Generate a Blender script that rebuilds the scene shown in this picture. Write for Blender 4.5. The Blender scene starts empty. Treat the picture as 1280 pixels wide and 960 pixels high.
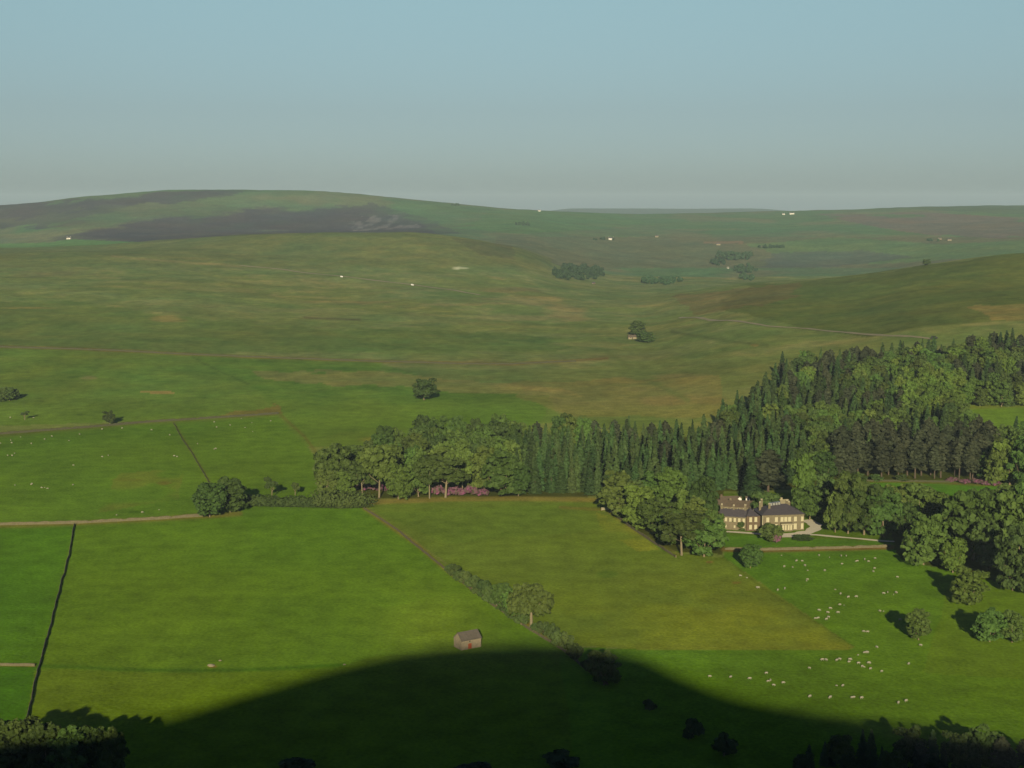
import bpy, math, random
import numpy as np
from mathutils import Vector

random.seed(11)
RNG = np.random.default_rng(7)
scene = bpy.context.scene
COL = scene.collection
R = math.radians

# ------------------------------------------------------------------ camera
H = 135.0                      # eye height above the valley floor
F = 1760.0                     # focal length for a 1280 px wide frame
HOR = 255.0                    # eye level row
TH = math.atan((480 - HOR) / F)
CT, ST = math.cos(TH), math.sin(TH)
SUN_EL = 17.4

def proj(x, y, z):
    d = y * CT - (z - H) * ST
    v = y * ST + (z - H) * CT
    return 640 + F * x / d, 480 - F * v / d

# ------------------------------------------------------------------ noise
def _hash(ix, iy, seed):
    h = (ix.astype(np.int64) * 374761393 + iy.astype(np.int64) * 668265263 + seed * 974634777) & 0xFFFFFFFF
    h = ((h ^ (h >> 13)) * 1274126177) & 0xFFFFFFFF
    h = h ^ (h >> 16)
    return (h & 0xFFFF) / 65535.0

def vnoise(x, y, seed=0):
    x = np.asarray(x, float); y = np.asarray(y, float)
    ix, iy = np.floor(x), np.floor(y)
    fx, fy = x - ix, y - iy
    fx = fx * fx * (3 - 2 * fx); fy = fy * fy * (3 - 2 * fy)
    a = _hash(ix, iy, seed); b = _hash(ix + 1, iy, seed)
    c = _hash(ix, iy + 1, seed); d = _hash(ix + 1, iy + 1, seed)
    return (a * (1 - fx) + b * fx) * (1 - fy) + (c * (1 - fx) + d * fx) * fy

def fbm(x, y, seed=0, octs=4, gain=.5):
    s, a, t = 0, 1, 0
    for o in range(octs):
        s = s + a * vnoise(x * 2 ** o + 17.3 * o, y * 2 ** o - 9.1 * o, seed + o)
        t += a; a *= gain
    return s / t

# ------------------------------------------------------------------ terrain height
def pchip(xk, yk, x):
    xk = np.asarray(xk, float); yk = np.asarray(yk, float)
    h = np.diff(xk); d = np.diff(yk) / h
    m = np.zeros_like(yk)
    for i in range(1, len(xk) - 1):
        if d[i - 1] * d[i] > 0:
            w1 = 2 * h[i] + h[i - 1]; w2 = h[i] + 2 * h[i - 1]
            m[i] = (w1 + w2) / (w1 / d[i - 1] + w2 / d[i])
    m[0], m[-1] = d[0], d[-1]
    x = np.clip(x, xk[0], xk[-1])
    i = np.clip(np.searchsorted(xk, x) - 1, 0, len(xk) - 2)
    t = (x - xk[i]) / h[i]
    return ((2*t**3 - 3*t**2 + 1) * yk[i] + (t**3 - 2*t**2 + t) * h[i] * m[i]
            + (-2*t**3 + 3*t**2) * yk[i+1] + (t**3 - t**2) * h[i] * m[i+1])

LEFT0 = [(0, 0), (600, 0), (700, 0), (850, 0)]
TAIL = [(9000, 20), (12000, 40), (16000, 0), (26000, 0)]
def P(*rows): return list(rows)
COLS = [
 (-900, LEFT0 + P((1000,5),(1200,16),(1600,34),(1900,48),(2300,64),(2800,60),(3300,45),(4000,66),(4700,100),(5400,90),(7000,40)) + TAIL),
 (0,   LEFT0 + P((1000,3.7),(1200,10.9),(1600,25),(1900,37.8),(2300,52.7),(2800,46),(3300,33.7),(4000,66.8),(4700,129.7),(5400,110),(7000,40)) + TAIL),
 (120, LEFT0 + P((1000,3.7),(1200,10.2),(1600,23),(1900,35.7),(2300,55),(2800,50),(3300,50.6),(4000,89.5),(4800,162),(5500,140),(7000,50)) + TAIL),
 (235, LEFT0 + P((1000,3.7),(1200,8.2),(1600,21),(1900,32),(2300,52.7),(2700,66),(3100,60),(3600,59),(4200,104),(5000,186),(5700,165),(7000,60)) + TAIL),
 (360, LEFT0 + P((1000,2.9),(1200,6.1),(1600,16.8),(1900,27),(2300,47.4),(2700,79.8),(3100,70),(3700,63.5),(4300,103),(5000,183),(5700,160),(7000,60)) + TAIL),
 (500, LEFT0 + P((1000,2.6),(1200,4),(1600,12),(1900,21.6),(2300,44.8),(2700,81.3),(3100,65),(3700,65.6),(4300,98),(5000,155),(5700,135),(7000,50)) + TAIL),
 (640, LEFT0 + P((1000,1.5),(1200,2.7),(1600,6.8),(1900,15.2),(2300,30.5),(2700,53.7),(3000,50),(3500,65),(4200,87),(5200,118.7),(5900,100),(7000,40)) + TAIL),
 (720, LEFT0 + P((1000,1.2),(1200,2.7),(1600,3.2),(1900,5.5),(2300,8.2),(2700,7.7),(3100,20.5),(3500,45.5),(4200,70.6),(5300,104.9),(6000,85),(7000,40),(9000,40),(12000,98),(16000,0),(26000,0))),
 (800, LEFT0 + P((1000,2),(1200,2.5),(1600,3),(1900,3),(2300,1.5),(2700,-3),(3100,6.4),(3500,29.6),(4200,58.6),(5400,98),(6000,80),(7000,40),(9000,40),(12000,98),(16000,0),(26000,0))),
 (860, LEFT0 + P((1000,5),(1200,8),(1600,12),(1900,11.5),(2300,5),(2700,-5),(3100,5),(3500,29),(4200,60),(5400,100),(6000,80),(7000,40),(9000,40),(12000,95),(16000,0),(26000,0))),
 (930, [(0,0),(600,0),(700,0),(800,3),(900,6)] + P((1000,10),(1200,15.7),(1500,24),(1900,23.8),(2100,18),(2700,-7.7),(3100,2.9),(3600,36.8),(4300,64),(5500,105),(6200,90),(7000,50),(9000,40),(12000,98),(16000,0),(26000,0))),
 (1060,[(0,0),(600,0),(700,0),(800,4),(900,9)] + P((1000,15),(1150,24),(1300,28),(1500,31),(1800,38.9),(2000,34),(2600,-5),(3100,2.9),(3600,43),(4300,74),(5500,113),(6200,95),(7000,50)) + TAIL),
 (1160,[(0,0),(600,0),(700,0),(800,6),(900,13)] + P((1000,22),(1150,35),(1300,39),(1500,45.5),(1800,55),(2000,50),(2600,0),(3100,20),(3600,49),(4300,79),(5500,124),(6200,105),(7000,60)) + TAIL),
 (1280,[(0,0),(600,0),(700,0),(800,8),(900,16)] + P((1000,29),(1150,40),(1300,46),(1500,52),(1800,70.6),(2000,65),(2600,10),(3100,38),(3600,59),(4300,86),(5500,128.8),(6200,110),(7000,60)) + TAIL),
 (2200,[(0,0),(600,0),(700,0),(800,10),(900,20)] + P((1000,35),(1150,48),(1300,56),(1500,64),(1800,85),(2000,80),(2600,30),(3100,45),(3600,65),(4300,90),(5500,125),(6200,110),(7000,60)) + TAIL),
]
def t_of(px):
    return ((px - 640) / F) / (CT + (480 - 330) / F * ST)
TK = np.array([t_of(c[0]) for c in COLS])

ys = [240.0]
while ys[-1] < 14000:
    y = ys[-1]
    ys.append(y + (min(max(y * y / (H * F) * 1.6, .7), 10 + max(0, y - 1500) * .008) if y < 6300 else 110))
YR = np.array(ys)
TC = np.concatenate([np.linspace(-1.4, -.42, 40)[:-1], np.linspace(-.42, .42, 720), np.linspace(.42, 1.4, 40)[1:]])
prof = np.array([pchip([k[0] for k in c[1]], [k[1] for k in c[1]], YR) for c in COLS])      # columns x rows
ZG = np.zeros((len(YR), len(TC)))
for r in range(len(YR)):
    ZG[r] = pchip(TK, prof[:, r], TC)
XX = TC[None, :] * YR[:, None]; YY = np.repeat(YR[:, None], len(TC), 1)
ramp = np.clip((YY - 950) / 700, 0, 1)
ZG += ramp * ((fbm(XX / 230, YY / 260, 3) - .5) * 9 + (fbm(XX / 60, YY / 60, 9, 3) - .5) * 3.0) * np.clip(1.6 - YY / 9000, .4, 1)

def zat(x, y):
    t = x / y
    c = np.interp(t, TC, np.arange(len(TC))); r = np.interp(y, YR, np.arange(len(YR)))
    c0 = int(min(c, len(TC) - 2)); r0 = int(min(r, len(YR) - 2)); fc, fr = c - c0, r - r0
    return float((ZG[r0, c0] * (1-fc) + ZG[r0, c0+1] * fc) * (1-fr) + (ZG[r0+1, c0] * (1-fc) + ZG[r0+1, c0+1] * fc) * fr)

def at(px, py, ymin=0):
    """world point on the ground seen at a photo pixel"""
    u = (px - 640) / F; w = (480 - py) / F
    dy = CT + w * ST; dz = -ST + w * CT
    t = u / dy
    c = np.interp(t, TC, np.arange(len(TC))); c0 = int(min(c, len(TC) - 2)); fc = c - c0
    zc = ZG[:, c0] * (1 - fc) + ZG[:, c0 + 1] * fc
    zr = H + YR * dz / dy
    hit = np.nonzero((zc >= zr) & (YR > ymin))[0]
    if len(hit) == 0:
        y = 5300.0
    else:
        i = max(hit[0], 1)
        a, b = zr[i-1] - zc[i-1], zc[i] - zr[i]
        k = a / (a + b) if (a + b) > 1e-9 and a > 0 else 0
        y = YR[i-1] + (YR[i] - YR[i-1]) * k
    return Vector((t * y, y, zat(t * y, y)))

def mpp(p):
    """metres per photo pixel (height) at a point"""
    d = p.y * CT - (p.z - H) * ST
    return d / F / math.cos(math.atan2(H - p.z, p.y))

# ------------------------------------------------------------------ materials
def lin(r, g, b):
    return tuple((c / 12.92 if c <= .04045 else ((c + .055) / 1.055) ** 2.4) for c in (r / 255, g / 255, b / 255))

def mat(name, col, rough=.9, noise=None, bump=None, spec=.15, vary=0.0):
    """noise = (scale, second colour, contrast); bump = (scale, distance)"""
    m = bpy.data.materials.new(name); m.use_nodes = True
    nt = m.node_tree; N, L = nt.nodes, nt.links
    b = N['Principled BSDF']
    b.inputs['Roughness'].default_value = rough
    b.inputs['Specular IOR Level'].default_value = spec
    b.inputs['Base Color'].default_value = (*col, 1)
    tc = N.new('ShaderNodeTexCoord')
    out = None
    if noise:
        n = N.new('ShaderNodeTexNoise'); n.inputs['Scale'].default_value = noise[0]; n.inputs['Detail'].default_value = 5
        L.new(tc.outputs['Object'], n.inputs['Vector'])
        rp = N.new('ShaderNodeMapRange'); rp.inputs['From Min'].default_value = .5 - .5 / noise[2]; rp.inputs['From Max'].default_value = .5 + .5 / noise[2]
        L.new(n.outputs['Fac'], rp.inputs['Value'])
        mx = N.new('ShaderNodeMix'); mx.data_type = 'RGBA'
        mx.inputs[6].default_value = (*col, 1); mx.inputs[7].default_value = (*noise[1], 1)
        L.new(rp.outputs['Result'], mx.inputs[0]); out = mx.outputs[2]
    if vary:
        oi = N.new('ShaderNodeObjectInfo')
        hs = N.new('ShaderNodeHueSaturation')
        a = N.new('ShaderNodeMapRange'); a.inputs['To Min'].default_value = .5 - .035 * vary; a.inputs['To Max'].default_value = .5 + .012 * vary
        v = N.new('ShaderNodeMapRange'); v.inputs['To Min'].default_value = 1 - .38 * vary; v.inputs['To Max'].default_value = 1 + .42 * vary
        wn = N.new('ShaderNodeTexWhiteNoise'); wn.noise_dimensions = '1D'
        L.new(oi.outputs['Random'], a.inputs['Value']); L.new(oi.outputs['Random'], wn.inputs['W']); L.new(wn.outputs['Value'], v.inputs['Value'])
        L.new(a.outputs['Result'], hs.inputs['Hue']); L.new(v.outputs['Result'], hs.inputs['Value'])
        if out: L.new(out, hs.inputs['Color'])
        else: hs.inputs['Color'].default_value = (*col, 1)
        out = hs.outputs['Color']
    if out: L.new(out, b.inputs['Base Color'])
    if bump:
        n2 = N.new('ShaderNodeTexNoise'); n2.inputs['Scale'].default_value = bump[0]; n2.inputs['Detail'].default_value = 4
        L.new(tc.outputs['Object'], n2.inputs['Vector'])
        bp = N.new('ShaderNodeBump'); bp.inputs['Distance'].default_value = bump[1]; bp.inputs['Strength'].default_value = 1
        L.new(n2.outputs['Fac'], bp.inputs['Height']); L.new(bp.outputs['Normal'], b.inputs['Normal'])
    return m

def ground_mat():
    m = bpy.data.materials.new('grass_and_moor'); m.use_nodes = True
    nt = m.node_tree; N, L = nt.nodes, nt.links
    b = N['Principled BSDF']; b.inputs['Roughness'].default_value = 1; b.inputs['Specular IOR Level'].default_value = 0
    at_ = N.new('ShaderNodeAttribute'); at_.attribute_name = 'ground_colour'
    tc = N.new('ShaderNodeTexCoord')
    prev = at_.outputs['Color']
    for sc_, amt, det in ((.9, .30, 4), (.12, .26, 5), (.02, .16, 4)):
        n = N.new('ShaderNodeTexNoise'); n.inputs['Scale'].default_value = sc_; n.inputs['Detail'].default_value = det; n.inputs['Roughness'].default_value = .6
        L.new(tc.outputs['Object'], n.inputs['Vector'])
        r = N.new('ShaderNodeMapRange'); r.inputs['From Min'].default_value = .25; r.inputs['From Max'].default_value = .75
        r.inputs['To Min'].default_value = 1 - amt; r.inputs['To Max'].default_value = 1 + amt
        L.new(n.outputs['Fac'], r.inputs['Value'])
        mul = N.new('ShaderNodeVectorMath'); mul.operation = 'SCALE'
        L.new(prev, mul.inputs[0]); L.new(r.outputs['Result'], mul.inputs['Scale']); prev = mul.outputs[0]
    L.new(prev, b.inputs['Base Color'])
    n2 = N.new('ShaderNodeTexNoise'); n2.inputs['Scale'].default_value = .5; n2.inputs['Detail'].default_value = 5
    L.new(tc.outputs['Object'], n2.inputs['Vector'])
    bp = N.new('ShaderNodeBump'); bp.inputs['Distance'].default_value = .35; bp.inputs['Strength'].default_value = .6
    L.new(n2.outputs['Fac'], bp.inputs['Height']); L.new(bp.outputs['Normal'], b.inputs['Normal'])
    return m

def leaf_mat(name, col, col2, vary=1.0):
    m = mat(name, col, .75, (.45, col2, 2.2), None, .12, vary)
    return m

M = {
 'ground': ground_mat(),
 'leaf': leaf_mat('broad_leaves', (.024, .047, .009), (.036, .063, .012)),
 'leaf_bright': leaf_mat('fresh_leaves', (.034, .062, .009), (.046, .078, .013), .6),
 'leaf_dark': leaf_mat('dark_leaves', (.020, .040, .010), (.034, .056, .013), .7),
 'leaf_far': leaf_mat('far_leaves', (.014, .036, .016), (.022, .048, .018), .5),
 'leaf_bush': leaf_mat('hedge_leaves', (.020, .037, .009), (.031, .051, .012), .7),
 'conifer': leaf_mat('conifer_needles', (.016, .035, .010), (.028, .053, .015), 1.0),
 'pine': leaf_mat('pine_needles', (.017, .023, .012), (.027, .033, .016), .8),
 'heath_blossom': mat('rhododendron_blossom', (.12, .036, .085), .8, (.7, (.045, .05, .025), 3.0), None, .1, .2),
 'bark': mat('bark', (.15, .12, .075), .95, (3, (.07, .055, .04), 2), (5, .05)),
 'bark_pale': mat('pale_bark', (.14, .12, .075), .95, (3, (.085, .07, .048), 2), (5, .05)),
 'bark_pine': mat('pine_bark', (.065, .048, .034), .95, (3, (.04, .032, .026), 2), (5, .05)),
 'wallstone': mat('drystone', (.092, .082, .046), .95, (1.6, (.06, .052, .032), 2.5), (2.5, .15)),
 'wallstone_far': mat('mossy_drystone', (.042, .040, .022), .95, (1.0, (.030, .034, .016), 2.5), (2.5, .15)),
 'house': mat('gritstone', (.080, .068, .043), .9, (.9, (.11, .094, .060), 2.2), (4, .03)),
 'house_dark': mat('weathered_gritstone', (.058, .042, .028), .9, (.9, (.08, .058, .036), 2.2), (4, .03)),
 'slate': mat('slate', (.030, .027, .033), .6, (1.4, (.045, .040, .045), 2), (6, .02), .3),
 'stone_slate': mat('stone_slate', (.075, .055, .04), .9, (1.1, (.05, .042, .03), 2.2), (5, .04)),
 'barn': mat('barn_stone', (.165, .138, .095), .95, (1.2, (.115, .096, .068), 2.4), (3, .08)),
 'barn_roof': mat('barn_roof', (.066, .056, .047), .9, (1.2, (.048, .043, .035), 2.4), (5, .05)),
 'cream': mat('cream_paint', (.28, .26, .18), .5),
 'pale_stone': mat('pale_stone', (.20, .18, .11), .9, (1, (.15, .13, .085), 2)),
 'white': mat('white_render', (.42, .41, .38), .7, (.4, (.35, .34, .31), 2)),
 'glass': mat('sunlit_glass', (.27, .25, .17), .12, None, None, .5),
 'dark_glass': mat('dark_glass', (.02, .02, .022), .1, None, None, .5),
 'lantern': mat('roof_glazing', (.15, .15, .145), .2, None, None, .5),
 'door_red': mat('red_door', (.16, .038, .016), .7),
 'door_dark': mat('dark_door', (.03, .025, .02), .6),
 'gravel': mat('pale_gravel', (.46, .42, .33), .95, (1.5, (.36, .33, .26), 2)),
 'track': mat('earth_track', (.19, .165, .10), .95, (.2, (.12, .115, .06), 2.2)),
 'wool': mat('wool', (.20, .195, .14), .95, (6, (.15, .145, .11), 2)),
 'van_white': mat('white_van_paint', (.75, .75, .74), .35, None, None, .5),
 'van_dark': mat('dark_van_paint', (.012, .012, .014), .7),
 'tyre': mat('tyre', (.015, .015, .015), .9),
 'wood': mat('grey_wood', (.16, .13, .095), .9, (4, (.1, .08, .06), 2)),
 'rock': mat('rock', (.17, .145, .095), .95, (1.2, (.12, .105, .07), 2), (2, .1)),
}

# ------------------------------------------------------------------ object helpers
def link(name, mesh, parent=None):
    o = bpy.data.objects.new(name, mesh); COL.objects.link(o)
    if parent: o.parent = parent
    return o

def tag(o, label=None, cat=None, group=None, kind=None):
    if label: o['label'] = label
    if cat: o['category'] = cat
    if group: o['group'] = group
    if kind: o['kind'] = kind
    return o

def empty(name, loc, rz=0, s=(1, 1, 1)):
    o = bpy.data.objects.new(name, None); COL.objects.link(o)
    o.empty_display_size = .5
    o.location = loc; o.rotation_euler = (0, 0, rz); o.scale = s
    return o

def np_mesh(name, verts, faces, m, smooth=False):
    verts = np.asarray(verts, np.float32); faces = np.asarray(faces, np.int32)
    me = bpy.data.meshes.new(name)
    k = faces.shape[1]
    me.vertices.add(len(verts)); me.vertices.foreach_set('co', verts.ravel())
    me.loops.add(faces.size); me.loops.foreach_set('vertex_index', faces.ravel())
    me.polygons.add(len(faces)); me.polygons.foreach_set('loop_start', np.arange(len(faces), dtype=np.int32) * k)
    me.polygons.foreach_set('loop_total', np.full(len(faces), k, np.int32))
    me.update(calc_edges=True)
    if smooth: me.polygons.foreach_set('use_smooth', np.ones(len(faces), bool))
    me.materials.append(m)
    return me

class MB:
    """collects boxes, prisms and tubes, builds ONE mesh"""
    def __init__(self): self.v, self.f = [], []
    def add(self, vs, fs):
        b = len(self.v); self.v += [tuple(p) for p in vs]; self.f += [tuple(i + b for i in f) for f in fs]; return self
    def box(self, x0, x1, y0, y1, z0, z1):
        return self.add([(x0,y0,z0),(x1,y0,z0),(x1,y1,z0),(x0,y1,z0),(x0,y0,z1),(x1,y0,z1),(x1,y1,z1),(x0,y1,z1)],
                        [(0,3,2,1),(4,5,6,7),(0,1,5,4),(1,2,6,5),(2,3,7,6),(3,0,4,7)])
    def gable(self, x0, x1, y0, y1, z0, z1, along='x'):
        """gable prism: eaves z0, ridge z1"""
        if along == 'x':
            ym = (y0 + y1) / 2
            return self.add([(x0,y0,z0),(x1,y0,z0),(x1,y1,z0),(x0,y1,z0),(x0,ym,z1),(x1,ym,z1)],
                            [(0,3,2,1),(0,1,5,4),(2,3,4,5),(0,4,3),(1,2,5)])
        xm = (x0 + x1) / 2
        return self.add([(x0,y0,z0),(x1,y0,z0),(x1,y1,z0),(x0,y1,z0),(xm,y0,z1),(xm,y1,z1)],
                        [(0,3,2,1),(3,0,4,5),(1,2,5,4),(0,1,4),(2,3,5)])
    def hip(self, x0, x1, y0, y1, z0, z1):
        ym = (y0 + y1) / 2; d = min((y1 - y0) / 2, (x1 - x0) / 2 - .05)
        return self.add([(x0,y0,z0),(x1,y0,z0),(x1,y1,z0),(x0,y1,z0),(x0+d,ym,z1),(x1-d,ym,z1)],
                        [(0,3,2,1),(0,1,5,4),(2,3,4,5),(0,4,3),(1,2,5)])
    def slab_roof(self, x0, x1, y0, y1, z0, z1, th=.18):
        """two pitched slabs meeting at the ridge (ridge along x)"""
        ym = (y0 + y1) / 2
        v = []
        for x in (x0, x1):
            v += [(x,y0,z0),(x,ym,z1),(x,y1,z0),(x,y1,z0+th),(x,ym,z1+th),(x,y0,z0+th)]
        return self.add(v, [(0,1,7,6),(1,2,8,7),(2,3,9,8),(3,4,10,9),(4,5,11,10),(5,0,6,11),(0,5,4,1),(1,4,3,2),(6,7,10,11),(7,8,9,10)])
    def tube(self, pts, rad, n=7):
        b = len(self.v); pts = [Vector(p) for p in pts]
        for i, p in enumerate(pts):
            d = (pts[min(i+1, len(pts)-1)] - pts[max(i-1, 0)]).normalized()
            a = d.cross(Vector((0.31, .95, .02))).normalized(); c = d.cross(a)
            for k in range(n):
                q = p + (a * math.cos(2*math.pi*k/n) + c * math.sin(2*math.pi*k/n)) * rad[i]
                self.v.append(tuple(q))
        for i in range(len(pts) - 1):
            for k in range(n):
                k2 = (k + 1) % n
                self.f.append((b+i*n+k, b+i*n+k2, b+(i+1)*n+k2, b+(i+1)*n+k))
        self.f.append(tuple(b + k for k in range(n))[::-1]); self.f.append(tuple(b + (len(pts)-1)*n + k for k in range(n)))
        return self
    def mesh(self, name, m, smooth=False):
        me = bpy.data.meshes.new(name); me.from_pydata(self.v, [], self.f); me.update()
        if smooth:
            for p in me.polygons: p.use_smooth = True
        me.materials.append(m); return me
    def build(self, name, m, parent=None, smooth=False):
        return link(name, self.mesh(name, m, smooth), parent)

# ------------------------------------------------------------------ ground colours
K = 1.2       # sunlit level ground: display = albedo * K
def alb(r, g, b, haze=0.0):
    return np.array(lin(r, g, b)) / (K * np.array((1.0, .95, .74)))

def inpoly(px, py, poly):
    r = np.zeros(px.shape, bool); n = len(poly)
    for i in range(n):
        x0, y0 = poly[i]; x1, y1 = poly[(i + 1) % n]
        if y0 == y1: continue
        c = ((y0 > py) != (y1 > py)) & (px < (x1 - x0) * (py - y0) / (y1 - y0) + x0)
        r ^= c
    return r

def seg_dist(px, py, line):
    d = np.full(px.shape, 1e9)
    for (x0, y0), (x1, y1) in zip(line[:-1], line[1:]):
        dx, dy = x1 - x0, y1 - y0
        t = np.clip(((px - x0) * dx + (py - y0) * dy) / (dx*dx + dy*dy), 0, 1)
        d = np.minimum(d, np.hypot(px - x0 - t*dx, py - y0 - t*dy))
    return d

def paint():
    X, Y, Z = XX, YY, ZG
    px, py = proj(X, Y, Z)
    wob = (fbm(X / 25, Y / 40, 21, 3) - .5)
    wob2 = (fbm(X / 90, Y / 140, 31, 3) - .5)
    pxw, pyw = px + wob * 10, py + wob * 5
    C = np.zeros(X.shape + (3,))
    def fill(mask, col, a=1.0):
        w = (np.asarray(mask, float) * a)[..., None]
        C[:] = C * (1 - w) + np.asarray(col) * w
    def sm(v, a, b): 
        t = np.clip((v - a) / (b - a), 0, 1); return t * t * (3 - 2 * t)
    near = Y < 1250
    n_big = fbm(X / 70, Y / 90, 41, 4); n_mid = fbm(X / 28, Y / 34, 51, 4); n_str = fbm(X / 130, Y / 50, 61, 5)
    n_far = fbm(X / 350, Y / 420, 71, 5); n_far2 = fbm(X / 160, Y / 260, 81, 4)
    # --- moor everywhere beyond the fields
    moor_a, moor_b, moor_c, moor_d = alb(97, 107, 55), alb(107, 112, 64), alb(124, 117, 73), alb(85, 99, 49)
    fill(np.ones_like(X), moor_a)
    fill(sm(n_str, .45, .62), moor_b, .8)
    fill(sm(n_mid, .50, .72) * sm(n_big, .42, .6), moor_c, .6)
    fill(sm(n_big, .54, .70), moor_d, .6)
    # --- far country
    far = (Y > 2750)
    fill(far, alb(80, 98, 62))
    fill(far * sm(n_far, .44, .56), alb(74, 100, 58), .9)
    fill(far * sm(n_far2, .52, .66), alb(96, 98, 66), .7)
    fill(far * (px > 620) * (py > 296) * (py < 335), alb(88, 88, 58), .75)
    # heather on the far hill
    hea = (n_far2 - .5) * 70 + (fbm(X / 60, Y / 90, 141, 3) - .5) * 40
    for dx_, dy_, a_ in ((0, 0, .38), (-22, 2.5, .38), (26, -2.5, .34), (8, 4, .25)):
        h2 = hea + dx_; fl = .55 + .45 * sm(fbm(X / 75, Y / 120, 151 + int(dx_), 4), .38, .58)
        fill(far * fl * inpoly(px + h2, py + hea * .35 + dy_, [(-50,262),(120,246),(235,236),(300,236),(270,246),(150,262),(60,280),(-50,292)]), alb(62, 57, 60), min(1, a_ * 1.5))
        fill(far * fl * inpoly(px + h2, py + hea * .3 + dy_, [(95,300),(150,287),(240,276),(320,264),(400,261),(470,264),(515,276),(540,292),(350,296),(200,308),(130,306)]), alb(62, 56, 60), min(1, a_ * 1.6))
    fill(far * inpoly(px, py, [(430,272),(500,268),(530,285),(420,290)]) * sm(fbm(X/22, Y/140, 5, 4), .50, .70), alb(104, 100, 92), .7)
    fill(far * inpoly(px + hea, py + hea * .2, [(-20,275),(80,262),(250,254),(330,262),(220,272),(80,286)]), alb(78, 84, 58), .5)
    fill(far * inpoly(px, py, [(-40,306),(60,303),(90,299),(180,303),(200,306),(120,318),(-40,318)]), alb(76, 112, 52), .9)
    # right far hillside
    fill(far * inpoly(px + hea, py + hea * .2, [(1040,272),(1180,268),(1300,276),(1300,300),(1180,296),(1100,285)]), alb(98, 84, 72), .75)
    fill(far * inpoly(px + hea, py + hea * .2, [(1080,256),(1300,254),(1300,266),(1180,264)]), alb(72, 90, 62), .8)
    fill(far * inpoly(px + hea * .5, py, [(940,305),(1050,296),(1180,305),(1300,300),(1300,318),(1100,330),(1000,330)]), alb(78, 106, 56), .7)
    fill(far * inpoly(px + hea, py, [(970,316),(1100,313),(1150,320),(1050,334),(960,335)]), alb(74, 82, 66), .8)
    fill(far * inpoly(px + hea, py, [(620,262),(760,265),(800,283),(650,292),(560,285)]), alb(72, 104, 56), .7)
    fill(far * (np.abs(py - 303) < 1.4) * (px > 880) * (px < 930), alb(150, 110, 80), .4)
    fill(Y > 8500, alb(62, 76, 58))
    # --- brow in front of the far hill
    brow = (Y > 1850) & (Y < 2900) & (px < 690)
    fill(brow * sm(py, 345, 325), alb(87, 95, 48), .85)
    fill(brow * inpoly(pxw, pyw, [(560,296),(640,306),(645,325),(600,318)]), alb(74, 76, 44), .6)
    # --- right hand slope
    rs = (Y > 1150) & (Y < 2100)
    fill(rs * inpoly(pxw + wob2 * 40, pyw, [(930,356),(1080,343),(1300,312),(1300,420),(1160,428),(1000,412),(900,385)]), alb(79, 89, 38), .9)
    fill(rs * inpoly(pxw + wob2 * 60, pyw, [(1080,395),(1130,382),(1180,378),(1240,385),(1300,380),(1300,405),(1180,425),(1050,405)]), alb(84, 92, 44), .6)
    fill(rs * inpoly(pxw + wob2 * 60, pyw, [(840,368),(1000,352),(990,372),(880,395)]), alb(100, 84, 50), .55)
    fill(rs * inpoly(pxw + wob2 * 90, pyw + wob * 6, [(1210,385),(1300,375),(1300,400),(1250,404)]), alb(122, 108, 60), .7)
    # --- green slope above the moor wall
    g2 = (Y > 1050) & (Y < 1750)
    fill(g2 * inpoly(pxw + wob2 * 60, pyw + wob2 * 6, [(-400,378),(100,377),(190,392),(260,400),(420,412),(620,415),(720,425),(700,440),(300,442),(-400,436)]), alb(84, 99, 46), .85)
    # --- pasture below the moor wall
    p1 = (Y > 780) & (Y < 1350)
    fill(p1 * inpoly(pxw, pyw, [(-800,436),(0,436),(250,443),(480,452),(470,470),(690,490),(680,520),(640,560),(380,640),(345,520),(180,526),(-800,560)]), alb(88, 107, 40), .95)
    fill(p1 * inpoly(pxw + wob2 * 60, pyw + wob2 * 8, [(255,448),(480,455),(560,478),(690,498),(690,525),(430,540),(370,560),(330,490)]), alb(82, 106, 36), .5)
    fill(p1 * inpoly(pxw + wob2 * 120, pyw + wob * 8, [(330,464),(470,462),(690,485),(720,498),(520,486),(350,474)]), alb(118, 110, 62), .7)
    fill(p1 * inpoly(pxw + wob2 * 120, pyw + wob * 8, [(660,478),(900,470),(910,525),(700,518),(640,500)]), alb(116, 106, 58), .55)
    fill(p1 * inpoly(pxw + wob * 30, pyw + wob * 6, [(295,512),(345,505),(352,516),(270,522)]), alb(112, 92, 50), .7)
    fill(p1 * inpoly(pxw + wob * 30, py + wob * 4, [(180,489),(222,490),(222,493),(180,492)]), alb(150, 118, 68), .8)
    for (ax, ay, w_, h_, c_) in ((115,472,12,2,(120,110,70)), (480,549,28,4,(118,112,54)), (660,375,50,5,(132,116,72)), (700,388,26,8,(136,118,74)),
                                 (650,398,80,4,(126,112,70)), (640,362,40,3,(110,104,66)), (860,500,60,6,(122,106,62)), (937,432,6,2.2,(150,110,62)),
                                 (215,398,20,4,(122,110,62)), (580,335,13,1.3,(190,185,150)), (430,378,60,2.5,(120,108,66)), (30,385,40,1.5,(118,110,60)),
                                 (60,343,40,4,(100,98,58)), (600,380,90,2.0,(124,112,70)), (730,430,50,3,(112,108,62)), (850,470,40,3,(118,110,66))):
        e = ((px + wob2 * 40 - ax) / w_) ** 2 + ((py + wob * 5 - ay) / h_) ** 2
        fill((Y < 2600) * sm(e + wob * 2.2, 1.6, .2), alb(*c_), .65)
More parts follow.
